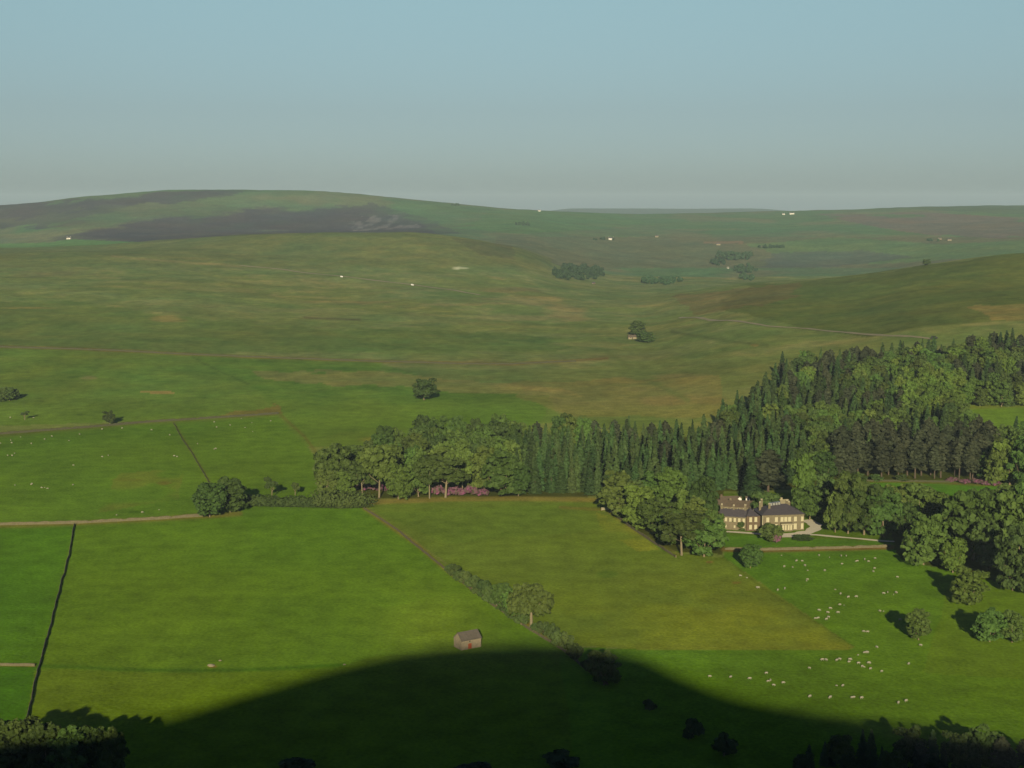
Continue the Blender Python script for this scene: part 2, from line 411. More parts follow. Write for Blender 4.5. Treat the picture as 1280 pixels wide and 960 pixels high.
    # faint tracks worn into the moor
    for line, wd, c_ in (([(0,433),(120,437),(300,446),(480,452),(640,455),(760,448)], 1.8, (114,86,48)),
                         ([(140,320),(180,324),(300,333)], 1.2, (118,108,66)),
                         ([(840,415),(900,425),(960,432)], 2.0, (72,80,40)), ([(760,440),(800,470),(860,500)], 3.5, (90,100,50)),
                         ([(240,446),(270,462),(310,480)], 1.0, (70,84,34)), ([(350,518),(380,545),(400,572)], 1.6, (92,84,40)),
                         ([(700,290),(640,285)], 1.0, (84,82,56)), ([(380,397),(450,400)], 1.2, (80,70,44))):
        fill(np.exp(-(seg_dist(px + wob * 2, py + wob * 1.5, line) / wd) ** 2) * (Y < 2700), alb(*c_), .75)
    # --- valley fields
    fld = Y < 900
    fill(fld * inpoly(px, py, [(-3000,548),(0,543),(180,527),(345,518),(385,560),(450,640),(455,633),(300,643),(0,657),(-3000,690)]), alb(81, 106, 32))
    fill(fld * inpoly(pxw, pyw, [(150,590),(230,585),(225,625),(120,640)]) * sm(n_mid, .5, .7), alb(100, 100, 44), .5)
    low = (Y < 760) & (py > 632 - 8)
    big = [(-3000,690),(0,657),(300,643),(455,633),(700,806),(760,860),(900,2600),(-6000,2600)]
    fill((Y < 760) * inpoly(px, py, big), alb(82, 108, 27))
    fill((Y < 760) * inpoly(px, py, big) * np.exp(-(((px - 540) / 75) ** 2 + ((py - 780) / 50) ** 2)), alb(112, 128, 42), .5)
    fill((Y < 760) * inpoly(px, py, [(300,643),(455,633),(600,735),(480,760),(330,700)]) * sm(wob2, -.1, .2), alb(84, 114, 28), .5)
    fill((Y < 760) * inpoly(px, py, [(-3000,690),(0,657),(93,656),(32,905),(20,1000),(-3000,1000)]), alb(72, 106, 24))
    fill((Y < 600) * inpoly(pxw * 1, py + wob * 4, [(45,838),(200,840),(420,836),(470,820),(700,815),(900,2600),(-400,2600),(20,960)]), alb(84, 102, 24), .75)
    fill(np.exp(-(seg_dist(px, py + wob * 3, [(45,833),(150,837),(300,837),(430,831)]) / 2.2) ** 2) * (Y < 600), alb(56, 88, 20), .8)
    fill((Y < 600) * inpoly(px, py, [(-3000,834),(44,833),(32,905),(-3000,905)]), alb(56, 94, 18), .8)
    # meadow
    mead = [(455,630),(600,624),(740,626),(760,636),(830,690),(905,697),(1068,809),(1060,813),(800,812),(700,806)]
    fill((Y < 760) * inpoly(px + wob * 3, py, mead), alb(92, 105, 40))
    mo = (Y < 760) * inpoly(px + wob * 3, py, mead)
    fill(mo * sm(py + wob2 * 60, 700, 790) * sm(n_mid, .36, .62), alb(108, 113, 30), .55)
    fill(mo * sm(n_str, .52, .68), alb(90, 104, 34), .5)
    fill(mo * sm(py, 800, 812), alb(102, 106, 38), .6)
    fill(mo * inpoly(pxw, pyw, [(470,640),(720,628),(760,660),(560,680)]), alb(88, 106, 38), .5)
    fill((Y < 760) * inpoly(px + wob * 6, py, [(745,640),(800,660),(840,685),(800,690),(750,660)]) * sm(n_mid, .45, .65), alb(120, 116, 40), .5)
    # park
    park = [(905,690),(1110,686),(1300,700),(3000,700),(6000,2600),(900,2600),(760,860),(700,808),(800,812),(1060,813),(1068,809),(905,697)]
    fill((Y < 760) * inpoly(px, py, park), alb(78, 107, 28))
    fill((Y < 760) * inpoly(px, py, park) * sm(py + wob2 * 60, 800, 880), alb(77, 101, 20), .7)
    fill((Y < 760) * inpoly(pxw, pyw, [(1200,700),(1290,735),(1290,850),(1150,840)]), alb(84, 104, 28), .6)
    # house grounds, lawns, woodland floor
    fill((Y < 860) * inpoly(px, py, [(730,622),(1300,606),(1300,700),(1110,686),(905,690),(830,690),(765,640)]), alb(78, 96, 28))
    fill((Y < 760) * inpoly(px, py, [(905,668),(1115,678),(1115,683),(905,685)]), alb(74, 104, 30), .9)
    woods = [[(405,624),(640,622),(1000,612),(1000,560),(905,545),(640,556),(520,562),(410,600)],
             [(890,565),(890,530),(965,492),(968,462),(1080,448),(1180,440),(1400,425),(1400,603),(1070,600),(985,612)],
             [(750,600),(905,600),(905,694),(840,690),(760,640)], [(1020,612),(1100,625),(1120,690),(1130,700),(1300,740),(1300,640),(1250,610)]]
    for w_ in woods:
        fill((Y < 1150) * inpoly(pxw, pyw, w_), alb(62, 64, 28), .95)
    fill((Y < 1150) * inpoly(px + wob * 8, py, [(1195,513),(1300,507),(1300,575),(1190,565)]), alb(88, 108, 38))
    fill((Y < 1150) * inpoly(px + wob * 8, py, [(1205,500),(1300,486),(1300,508),(1210,511)]), alb(96, 104, 44), .9)
    fill((Y < 900) * inpoly(px + wob * 5, py, [(1070,600),(1250,606),(1255,640),(1080,640)]), alb(78, 112, 32))
    # bare strips: wood edge, ha-ha, wall banks
    for line, wd, c_, a_ in (([(455,628),(560,624),(640,623),(740,624),(770,628)], 3.2, (122,106,58), .85),
                             ([(700,634),(760,637)], 2.0, (112,96,50), .6),
                             ([(905,687),(960,688),(1040,686),(1115,684)], 3.0, (112,88,52), .95),
                             ([(-60,660),(0,657),(93,654),(200,649),(300,642)], 3.4, (112,98,54), .7),
                             ([(0,543),(100,535),(180,528),(260,523),(345,517)], 3.0, (94,88,46), .55),
                             ([(455,635),(520,680),(560,714),(620,755),(700,806)], 2.6, (118,98,50), .75),
                             ([(217,528),(240,566),(262,602)], 1.8, (96,92,44), .6),
                             ([(-20,831),(44,832)], 1.6, (106,90,40), .9),
                             ([(1075,601),(1150,603),(1250,607)], 1.4, (104,84,44), .7),
                             ([(760,640),(800,668),(850,694)], 2.0, (104,96,46), .5),
                             ([(905,697),(960,740),(1068,809)], 1.2, (70,80,26), .5)):
        fill(np.exp(-(seg_dist(px + wob * 3, py + wob * 2, line) / wd) ** 4) * (Y < 1000), alb(*c_), a_)
    # tiny worn spots in the fields
    for (ax, ay, w_, h_, c_) in ((264,832,6,2,(120,92,54)), (185,640,1,1,(60,80,20)), (888,703,5,2,(110,84,46)), (205,604,10,2,(96,84,40)), (160,600,20,2,(88,90,36)),
                                 (170,640,12,2,(60,84,22)), (760,718,14,5,(78,98,34)), (1010,760,2,1,(60,80,24)), (920,728,6,1.6,(112,92,48))):
        e = ((px + wob * 6 - ax) / w_) ** 2 + ((py + wob * 3 - ay) / h_) ** 2
        fill((Y < 1000) * sm(e, 1.4, .5), alb(*c_), .7)
    # tussocks and rushes on the rough ground
    tus = fbm(X / 9, Y / 16, 201, 3) - .5; tus2 = fbm(X / 26, Y / 22, 211, 3) - .5
    rough = sm(Y + wob2 * 120, 800, 1050) * sm(Y, 5200, 2400)
    C *= (1 + rough * (tus * .34 + tus2 * .26))[..., None]
    C[..., 0] *= 1 + rough * tus2 * .35
    # broad patchiness of real grass
    C *= (1 + (n_big - .5) * .28 + (n_mid - .5) * .22)[..., None]
    tint = (fbm(X / 120, Y / 150, 91, 3) - .5)
    C[..., 0] *= 1 + tint * .35; C[..., 2] *= 1 - tint * .2
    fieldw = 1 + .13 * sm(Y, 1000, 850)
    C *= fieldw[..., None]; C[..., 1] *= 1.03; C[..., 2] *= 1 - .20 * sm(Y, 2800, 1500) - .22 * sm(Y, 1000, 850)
    return np.clip(C, .004, .6)

GC = paint()

def sheet(name, r0, r1):
    nr, nc = r1 - r0 + 1, len(TC)
    v = np.stack([XX[r0:r1+1], YY[r0:r1+1], ZG[r0:r1+1]], -1).reshape(-1, 3)
    i = (np.arange(nr - 1)[:, None] * nc + np.arange(nc - 1)[None, :]).ravel()
    f = np.stack([i, i + 1, i + nc + 1, i + nc], -1)
    me = np_mesh(name, v, f, M['ground'], True)
    a = me.attributes.new('ground_colour', 'FLOAT_COLOR', 'POINT')
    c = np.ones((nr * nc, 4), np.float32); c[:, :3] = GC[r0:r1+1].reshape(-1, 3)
    a.data.foreach_set('color', c.ravel())
    return tag(link(name, me), kind='structure')

r_a = int(np.searchsorted(YR, 1020)); r_b = int(np.searchsorted(YR, 2750)); r_c = int(np.searchsorted(YR, 7000))
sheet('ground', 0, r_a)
sheet('moorland', r_a, r_b)
sheet('hills', r_b, r_c)
sheet('horizon_hills', r_c, len(YR) - 1)

# the hill the photographer stands on: its crest throws the big shadow
RX = [-900,-500,-250,-150,-128,-103,-73,-57,-40,-20,0,15,30,42,55,80,110,140,200,300,500,900]
RZ = [20,45,85,105,109,111.2,120.3,125.2,129.4,131.6,132.2,131.3,128.4,122.2,117.2,113.0,109.0,105,98,85,45,20]
hx = np.concatenate([np.linspace(-900, -200, 24)[:-1], np.linspace(-200, 200, 201), np.linspace(200, 900, 24)[1:]])
hy = np.concatenate([np.linspace(-900, -60, 30)[:-1], np.linspace(-60, 20, 41)[:-1], np.linspace(20, 330, 60)])
HX, HY = np.meshgrid(hx, hy)
crest = pchip(RX, RZ, HX.ravel()).reshape(HX.shape)
def hill_z(crest, y, x):
    z = np.where(y > 0, crest - .5 * np.maximum(y - .8, 0), crest + .16 * np.minimum(y + 1.2, 0))
    return z + (fbm(x / 14, y / 14, 77, 4) - .5) * 2.2 * np.clip(np.abs(y) / 20 - .2, 0, 1)
HZ = np.maximum(hill_z(crest, HY, HX), -1.5)
nc = len(hx); i = (np.arange(len(hy) - 1)[:, None] * nc + np.arange(nc - 1)[None, :]).ravel()
me = np_mesh('hill', np.stack([HX, HY, HZ], -1).reshape(-1, 3), np.stack([i, i+1, i+nc+1, i+nc], -1), M['ground'], True)
a = me.attributes.new('ground_colour', 'FLOAT_COLOR', 'POINT')
c = np.ones((HX.size, 4), np.float32); c[:, :3] = alb(84, 96, 36); a.data.foreach_set('color', c.ravel())
tag(link('hill', me), kind='structure')

# ------------------------------------------------------------------ drives and tracks
def strip(name, m, pts, width, lift=.05, step=4.0, label=None):
    p3 = [at(*p) for p in pts]
    out = [p3[0]]
    for a_, b_ in zip(p3[:-1], p3[1:]):
        n = max(1, int((b_ - a_).length / step))
        out += [a_.lerp(b_, (k + 1) / n) for k in range(n)]
    v, f = [], []
    for k, p in enumerate(out):
        d = (out[min(k+1, len(out)-1)] - out[max(k-1, 0)]); d.z = 0; d.normalize()
        s = Vector((-d.y, d.x, 0)); w = width * (1 + .18 * math.sin(k * 1.7) + .12 * random.uniform(-1, 1)) / 2
        for e in (-1, 1):
            q = p + s * w * e; v.append((q.x, q.y, zat(q.x, q.y) + lift))
        if k: f.append((2*k-2, 2*k-1, 2*k+1, 2*k))
    me = bpy.data.meshes.new(name); me.from_pydata(v, [], f); me.update(); me.materials.append(m)
    return tag(link(name, me), kind='structure')

strip('driveway', M['gravel'], [(908,664.5),(925,665.5),(945,667),(962,669.5),(975,671),(990,670.5),(1004,668.3),(1020,668.6),(1045,671),(1075,673.5),(1100,676),(1118,677)], 2.3)
strip('forecourt', M['gravel'], [(974,669.8),(985,669.4),(998,667.6),(1012,664.8),(1019,660.5),(1019,656),(1012,652),(1006,650)], 5.5, .09, 2.0)
strip('moor_road', M['track'], [(300,332),(360,338),(427,345.5),(470,351),(515,356),(560,362),(600,369)], 7, .5, 15)
strip('moor_track', M['track'], [(850,397),(905,401),(960,408),(1010,411),(1060,416),(1110,420),(1165,424)], 5, .4, 10)

# ------------------------------------------------------------------ foliage prototypes
def quads_from(points, normals, size, jitter, rng, name, m, aspect=1.0):
    n = len(points)
    nr = normals + rng.normal(0, jitter, (n, 3)); nr /= np.linalg.norm(nr, axis=1)[:, None] + 1e-9
    r = rng.normal(size=(n, 3)); t = np.cross(nr, r); t /= np.linalg.norm(t, axis=1)[:, None] + 1e-9
    b = np.cross(nr, t)
    s = (size * rng.uniform(.6, 1.35, n))[:, None]
    sb = s * aspect
    v = np.stack([points - t*s - b*sb*.6, points + t*s*.7 - b*sb, points + t*s + b*sb*.6, points - t*s*.7 + b*sb], 1).reshape(-1, 3)
    v += rng.normal(0, .05, v.shape) * size
    return np_mesh(name, v, np.arange(4 * n).reshape(-1, 4), m)

def broad_crown(seed, m, w, h, base, nl=34, per=110, size=.62, flat=1.0):
    if w > 9: nl, per, size = int(nl * 2.1), int(per * .6), size * .82
    """crown made of leaf clumps on many uneven lobes; tree height h, width w, crown starts at base"""
    rng = np.random.default_rng(seed)
    pts, nrm = [], []
    cz, rz = (base + h) / 2, (h - base) / 2
    skew = rng.normal(0, .10, 2) * w
    for k in range(nl):
        u = rng.uniform(-1.0, 1.0); ang = rng.uniform(0, 2*math.pi)
        rr = math.sqrt(max(0, 1 - u*u)) ** .6
        q = (rng.uniform(.52, .90) if w > 9 else rng.uniform(.55, .8)) if k > nl * .2 else rng.uniform(.05, .45)
        prof = 1 + .12 * max(0, -u)
        c = np.array([math.cos(ang) * rr * q * w/2 * prof + skew[0] * (u + .5) * .5, math.sin(ang) * rr * q * w/2 * prof + skew[1] * (u+.5) * .5, cz + u * q * rz * 1.12])
        lr = (rng.uniform(.08, .19) if w > 9 else rng.uniform(.14, .24)) * w
        n = int(per * rng.uniform(.75, 1.25))
        d = rng.normal(size=(n, 3)); d /= np.linalg.norm(d, axis=1)[:, None]
        d[:, 2] = np.where(d[:, 2] < -.35, -d[:, 2] * .5, d[:, 2])
        p = c + d * (lr * rng.uniform(.70, 1.08, n))[:, None] * np.array([1, 1, .82 * flat])
        pts.append(p); nrm.append(d)
    pts = np.concatenate(pts); nrm = np.concatenate(nrm)
    keep = pts[:, 2] > base * .75
    return quads_from(pts[keep], nrm[keep], size, .5, rng, 'crown', m)

def trunk_mesh(seed, h, r, base, m, spread=.0, limbs=5, w=8):
    rng = random.Random(seed); mb = MB()
    lean = Vector((rng.uniform(-.05, .05), rng.uniform(-.03, .03), 0)) * h
    top = base + (h - base) * .62
    pts = [Vector((0, 0, -.6)), Vector((0, 0, .5)), lean * .4 + Vector((0, 0, base)), lean + Vector((0, 0, top))]
    mb.tube(pts, [r * 1.5, r * 1.05, r * .8, r * .25], 8)
    for k in range(limbs):
        a_ = 2 * math.pi * (k + rng.random() * .6) / max(limbs, 1)
        z0 = base * rng.uniform(.75, 1.25); st = lean * .4 + Vector((0, 0, z0))
        en = st + Vector((math.cos(a_) * w * .33, math.sin(a_) * w * .33, (h - base) * rng.uniform(.35, .6)))
        mid = st.lerp(en, .5) + Vector((math.cos(a_), math.sin(a_), 0)) * w * .05
        mb.tube([st, mid, en], [r * .5, r * .32, r * .1], 6)
    return mb.mesh('trunk', m, True)

def conifer_crown(seed, m, h=20.0, w=5.2, base=1.2, ragged=.25, tiers=26, power=.9, size=.42, round_top=False):
    rng = np.random.default_rng(seed)
    pts, nrm = [], []
    for k in range(tiers):
        f = (k + rng.uniform(-.3, .3)) / tiers; f = min(max(f, 0), .995)
        z = base + (h - base) * f
        rad = w / 2 * ((1 - f) ** power if not round_top else math.sqrt(max(0, 1 - (max(f - .35, 0) / .66) ** 2)) * (.6 + .4 * min(1, f / .3)))
        rad = max(rad, .12)
        nb = max(4, int(8 * rad / (w / 2) + 5))
        for b in range(nb):
            a_ = rng.uniform(0, 2*math.pi); rb = rad * rng.uniform(1 - ragged * 1.6, 1 + ragged)
            n = max(4, int(9 * rb / (w / 2)) + 3)
            q = np.sqrt(rng.uniform(.06, 1, n))
            dirv = np.array([math.cos(a_), math.sin(a_)])
            side = np.array([-dirv[1], dirv[0]])
            off = rng.normal(0, .13 * rad + .08, n)
            p = np.stack([dirv[0] * rb * q + side[0] * off, dirv[1] * rb * q + side[1] * off,
                          z - rb * q * .32 + rng.normal(0, .22, n)], 1)
            nv = np.stack([np.full(n, dirv[0] * .75), np.full(n, dirv[1] * .75), np.full(n, .65)], 1)
            pts.append(p); nrm.append(nv)
    pts.append(np.stack([rng.normal(0, .06, 10), rng.normal(0, .06, 10), np.linspace(h - .9, h + .3, 10)], 1)); nrm.append(rng.normal(size=(10, 3)))
    return quads_from(np.concatenate(pts), np.concatenate(nrm), size, .42, rng, 'crown', m)

PROTO = {}
def proto(kind, crown, trunk, h, w): PROTO.setdefault(kind, []).append((crown, trunk, h, w))
for s in range(5):
    w_ = [13, 12, 14, 11, 13][s]; b_ = [1.0, .5, 1.5, .4, .8][s]
    for kk, mm in (('broad', 'leaf'), ('bright', 'leaf_bright'), ('dark', 'leaf_dark')):
        if kk != 'broad' and s > 2: continue
        proto(kk, broad_crown(100 + s + 31 * len(kk), M[mm], w_, 16, b_, 36 + s), trunk_mesh(s, 16, .32, b_ + 1, M['bark'], w=w_), 16, w_)
for s in range(3):       # raised crowns with a clear stem
    proto('stem', broad_crown(200 + s, M['leaf'], 12, 17, 6.0, 30, 110), trunk_mesh(20 + s, 17, .30, 6.2, M['bark_pale'], w=12), 17, 12)
proto('umbrella', broad_crown(240, M['leaf'], 14, 13, 3.4, 40, 110, .55), trunk_mesh(33, 13, .52, 4.6, M['bark_pale'], w=15), 13, 15)
for s in range(2):       # sparse and wind-blown
    proto('thin', broad_crown(250 + s, M['leaf_dark'], 5, 9, 3.0, 9, 60, .5), trunk_mesh(40 + s, 9, .2, 3, M['bark'], w=5), 9, 5)
for s in range(3):
    proto('bush', broad_crown(260 + s, M['leaf_bush'], 4.4, 3.4, .1, 14, 70, .34), trunk_mesh(50 + s, 3.2, .12, .5, M['bark'], w=4), 3.4, 4.4)
for s in range(2):
    proto('evergreen', broad_crown(265 + s, M['leaf_dark'], 7, 6, .1, 22, 90, .36), trunk_mesh(52 + s, 5, .2, .6, M['bark'], w=6), 6, 7)
proto('blossom', broad_crown(270, M['heath_blossom'], 6, 3.4, .1, 16, 70, .36), trunk_mesh(55, 3.2, .12, .5, M['bark'], w=5), 3.4, 6)
proto('blossom', broad_crown(271, M['heath_blossom'], 6, 3.0, .1, 16, 70, .36), trunk_mesh(56, 3.0, .12, .5, M['bark'], w=5), 3.0, 6)
for s in range(4):
    proto('conifer', conifer_crown(300 + s, M['conifer'], 20, 5.4 + .4 * s, .5, .26, 30, .62 + .07 * s, .40), trunk_mesh(60 + s, 20, .28, 10, M['bark_pine'], limbs=0), 20, 5.4 + .4 * s)
for s in range(4):
    proto('pine', conifer_crown(320 + s, M['pine'], 20, 5.6, 4.5 + s * .6, .34, 20, .5, .46, True), trunk_mesh(70 + s, 20, .26, 12, M['bark_pine'], limbs=0), 20, 5.6)

PROTO['spruce'] = PROTO['conifer']
NAME = {'broad': 'broadleaf_tree', 'bright': 'broadleaf_tree', 'dark': 'broadleaf_tree', 'stem': 'broadleaf_tree', 'umbrella': 'broadleaf_tree', 'thin': 'broadleaf_tree',
        'bush': 'bush', 'evergreen': 'bush', 'blossom': 'rhododendron_bush', 'conifer': 'conifer_tree', 'spruce': 'spruce_tree', 'pine': 'pine_tree'}
SRC = {}
ZB = np.full((480, 640), 1e9)
def cover(loc, h, w):
    x0, yb = proj(loc.x, loc.y, loc.z); yt = proj(loc.x, loc.y, loc.z + h)[1]
    hw = w * F / loc.y / 2 * .8
    a0, a1 = int(max(0, (x0 - hw) / 2)), int(min(640, (x0 + hw) / 2 + 1)); b0, b1 = int(max(0, yt / 2 + 1)), int(min(480, yb / 2))
    return a0, a1, b0, b1
def shows(loc, h, w):
    a0, a1, b0, b1 = cover(loc, h, w)
    if a1 <= a0 or b1 <= b0: return 0.0
    return float((ZB[b0:b1, a0:a1] > loc.y).mean())
def mark(loc, h, w):
    a0, a1, b0, b1 = cover(loc, h, w)
    if a1 > a0 and b1 > b0: ZB[b0:b1, a0:a1] = np.minimum(ZB[b0:b1, a0:a1], loc.y)
def plant(kind, loc, h, w, label, cat=None, group=None, idx=None, name=None):
    ps = PROTO[kind]; i_ = random.randrange(len(ps)) if idx is None else idx % len(ps)
    cr, tr, ph, pw = ps[i_]
    mark(loc, h, w)
    root = empty(name or NAME[kind], loc, random.uniform(0, 2*math.pi), (w / pw, w / pw, h / ph))
    if (kind, i_) not in SRC:
        c_ = link('crown', cr, root); t_ = link('trunk', tr, root); SRC[(kind, i_)] = (c_, t_)
    else:
        for o in SRC[(kind, i_)]:
            q = o.copy(); COL.objects.link(q); q.parent = root
    tag(root, label, cat or ('bush' if 'bush' in root.name else 'tree'), group)
    return root

def tree_px(kind, px, base, top, wpx, label, group=None, idx=None, ymin=0, name=None):
    p = at(px, base, ymin); s = mpp(p)
    return plant(kind, p, (base - top) * s, wpx * s, label, None, group, idx, name)

# --- trees standing alone
for a_ in (
 ('dark', 530, 500, 473, 29, 'single rounded dark tree alone on the green pasture above the wood'),
 ('dark', 137, 530, 514, 15, 'small dark tree beside the upper stone wall of the sheep field'),
 ('thin', 31, 525, 513, 10, 'tiny thin dark tree on the pasture at far left above the wall'),
 ('dark', 2, 502, 484, 17, 'dark tree at the left edge of its small moorland clump'),
 ('dark', 12, 501, 485, 16, 'dark tree in the middle of the small moorland clump at left'),
 ('dark', 20, 499, 487, 9, 'smallest dark tree at the right end of the small moorland clump'),
 ('broad', 262, 646, 606, 44, 'bushy broad tree at the wall end, left of its taller twin'),
 ('broad', 288, 640, 597, 38, 'taller bushy broad tree where the stone wall meets the hedge'),
 ('thin', 340, 623, 594, 16, 'lopsided wind-blown small tree rising from the low hedge'),
 ('thin', 369, 619, 603, 11, 'tiny round tree on a thin stem behind the low hedge'),
 ('umbrella', 664, 784, 732, 57, 'umbrella-shaped tree with a pale stem on the meadow wall'),
 ('broad', 628, 762, 728, 26, 'upright leafy tree in the hedge left of the umbrella-shaped tree'),
 ('broad', 644, 772, 738, 28, 'leafy tree touching the left side of the umbrella-shaped tree'),
 ('broad', 938, 710, 682, 29, 'small round tree in the park just below the house bank'),
 ('broad', 1148, 800, 763, 29, 'round tree standing alone with its shadow in the sheep park'),
 ('broad', 1237, 802, 763, 36, 'left tree of the pair standing in the lower right park'),
 ('broad', 1265, 803, 764, 27, 'narrower right tree of the pair in the lower right park'),
 ('bright', 1191, 716, 675, 34, 'bright green tree at the wood corner above the sheep park'),
 ('bright', 1210, 754, 712, 42, 'light green tree spilling out into the park from the wood corner'),
 ('broad', 1154, 706, 644, 50, 'large rounded tree beside the end of the pale drive'),
 ('dark', 797, 420, 402, 20, 'round dark tree behind the brown moorland shed'),
 ('dark', 808, 428, 414, 22, 'low spreading dark tree right of the brown moorland shed'),
 ('dark', 1158, 332, 324, 10, 'single dark tree beyond the crest of the right moor slope'),
 ('broad', 755, 856, 816, 40, 'dark round tree just inside the hill shadow'),
): tree_px(*a_)
# clump between the meadow and the house
for k, b in enumerate((('broad',776,646,590,50),('bright',801,660,607,44),('broad',812,628,590,36),('bright',838,634,588,40),('broad',822,668,622,50),('stem',852,694,640,58),
          ('broad',880,696,648,50),('broad',882,655,597,34),('broad',868,672,622,44),('broad',890,686,640,34),('dark',790,640,600,34),('broad',860,650,610,34),('broad',838,680,640,40))):
    tree_px(*b, ('leaning pale-stemmed tree at the foot of the clump beside the meadow' if b[0] == 'stem' else
                 'bright fresh green tree in the clump left of the house' if b[0] == 'bright' else
                 'darkest tree at the back of the clump left of the house' if b[0] == 'dark' else 'leafy mid green tree in the clump between meadow and house'),
            group=None if b[0] in ('stem', 'dark') else 'bright trees of the clump left of the house' if b[0] == 'bright' else 'leafy trees of the clump left of the house')
# around the house
tree_px('evergreen', 957, 642, 615, 40, 'big dome of dark evergreen shrub behind the house roof', name='evergreen_shrub')
tree_px('evergreen', 963, 676, 656, 30, 'round dark bush on the lawn in front of the house')
tree_px('blossom', 970.5, 678, 666, 12, 'small pink flowering bush against the round lawn bush')
tree_px('bush', 915, 660, 648, 20, 'dark shrub at the left end of the house wing')
tree_px('bush', 927, 662, 652, 18, 'dark shrub below the small wing windows')
tree_px('bush', 1003, 674, 670, 26, 'low dark shrub bed on the lawn edge below the forecourt')
tree_px('pine', 960, 622, 563, 34, 'tall dark evergreen with spreading boughs right behind the house', name='cedar_tree')
tree_px('bright', 1005, 640, 568, 30, 'tall bright green tree behind the right end of the house')
tree_px('broad', 1012, 650, 608, 36, 'leafy tree at the bend of the gravel drive')
tree_px('conifer', 940, 622, 572, 26, 'dark pointed conifer behind the pale outbuilding gables', idx=0)
# park wood right of the house
for b in (('broad',1060,667,594,42),('broad',1044,665.5,618,26),('broad',1080,668.5,602,52),('broad',1104,671,612,44),('broad',1068,650,592,44),('broad',1122,645,606,38),
          ('broad',1150,650,605,44),('bright',1172,655,618,36),('broad',1216,700,616,64),('broad',1246,672,614,50),('broad',1272,710,622,62),('dark',1236,712,650,44),
          ('dark',1266,738,664,48),('broad',1186,672,626,40),('broad',1262,650,604,40),('dark',1180,690,640,36),('broad',1292,690,600,60),('broad',1202,655,618,36),
          ('dark',1030,640,596,30),('broad',1092,655,610,34),('broad',1130,672,630,34),('dark',1290,744,690,40),('broad',1228,655,614,34)):
    tree_px(*b, ('yellowish green tree among the dark park trees right of the house' if b[0] == 'bright' else
                 'dark shadowy tree in the park wood right of the house' if b[0] == 'dark' else 'rounded mid green tree in the park wood right of the house'),
            group=None if b[0] == 'bright' else 'dark trees of the park wood' if b[0] == 'dark' else 'rounded trees of the park wood')

# --- left wood (front stems visible)
for b in (('broad',408,620,586,26),('broad',421,616,556,44),('bright',434,622,590,24),('stem',453,622,575,34),('stem',474,623,558,50),('bright',498,624,578,34),('stem',537,623,572,36),
          ('stem',557,622,568,60),('stem',578,614,560,34),('broad',523,621,575,36),('broad',626,620,566,52),('broad',606,614,560,40),('broad',648,620,584,30),
          ('stem',436,606,558,42)):
    tree_px(*b, ('pale-stemmed tree at the front of the wood above the meadow' if b[0] == 'stem' else
                 'light green bushy tree at the front of the wood' if b[0] == 'bright' else 'leafy tree down to the ground at the front of the wood'),
            group={'stem': 'pale-stemmed trees at the wood front', 'bright': 'light green trees at the wood front', 'broad': 'leafy trees at the wood front'}[b[0]])

def inside(x, y, poly):
    r = False
    for i_ in range(len(poly)):
        a_, b_ = poly[i_], poly[(i_ + 1) % len(poly)]
        if (a_.y > y) != (b_.y > y) and x < (b_.x - a_.x) * (y - a_.y) / (b_.y - a_.y) + a_.x: r = not r
    return r

def fill_wood(poly, step, pick, avoid=()):
    """jittered planting over the ground polygon given by its corners"""
    pw = [at(*p) for p in poly]; av = [[at(*p) for p in q] for q in avoid]
    x0, x1 = min(p.x for p in pw), max(p.x for p in pw); y0, y1 = min(p.y for p in pw), max(p.y for p in pw)
    n = 0; y = y0; row = 0
    while y < y1:
        x = x0 + (row % 2) * step / 2
        while x < x1:
            xx, yy = x + random.uniform(-.36, .36) * step, y + random.uniform(-.36, .36) * step
            if inside(xx, yy, pw) and not any(inside(xx, yy, q) for q in av):
                z = zat(xx, yy); px, py = proj(xx, yy, z)
                r_ = pick(px, py)
                if r_ and shows(Vector((xx, yy, z)), r_[1], r_[2]) > .10:
                    kind, h, w, label, group = r_
                    plant(kind, Vector((xx, yy, z)), h, w, label, None, group); n += 1
            x += step
        y += step * .87; row += 1
    return n

U = random.uniform
def pick_left(px, py):
    if random.random() < .12: return None
    k = 'dark' if random.random() < .2 else 'broad'
    return k, U(14, 19), U(10, 14), ('dark crowned tree within the wood above the meadow' if k == 'dark' else 'domed green tree within the wood above the meadow'), ('dark trees within the left wood' if k == 'dark' else 'domed trees within the left wood')
n1 = fill_wood([(428,604),(640,606),(640,560),(600,558),(520,562),(470,580)], 9.0, pick_left)

def pick_plant(px, py):
    back = py < 568 + random.uniform(-4, 4)
    if px < 655 and py < 580 and random.random() < .5:
        return 'broad', U(16, 20), U(10, 13), 'domed tree where the wood runs into the conifer plantation', 'domed trees at the plantation edge'
    if 690 < px < 730 and py < 570 and random.random() < .6:
        return 'broad', U(18, 21), U(11, 13), 'domed tree rising at the back edge of the conifer plantation', 'domed trees at the plantation back edge'
    if py < 590 and ((back and random.random() < .8) or random.random() < .08):
        return 'pine', U(12.5, 16.5), U(5, 7), 'dark pine at the back edge of the plantation', 'dark pines of the plantation'
    return 'spruce', U(13, 19), U(5.0, 7.4), 'pointed mid green conifer in the plantation behind the meadow', 'conifers of the plantation behind the meadow'
n2 = fill_wood([(632,617),(735,618),(775,618),(900,612),(985,610),(1005,590),(1000,566),(905,556),(640,562)], 5.6, pick_plant)

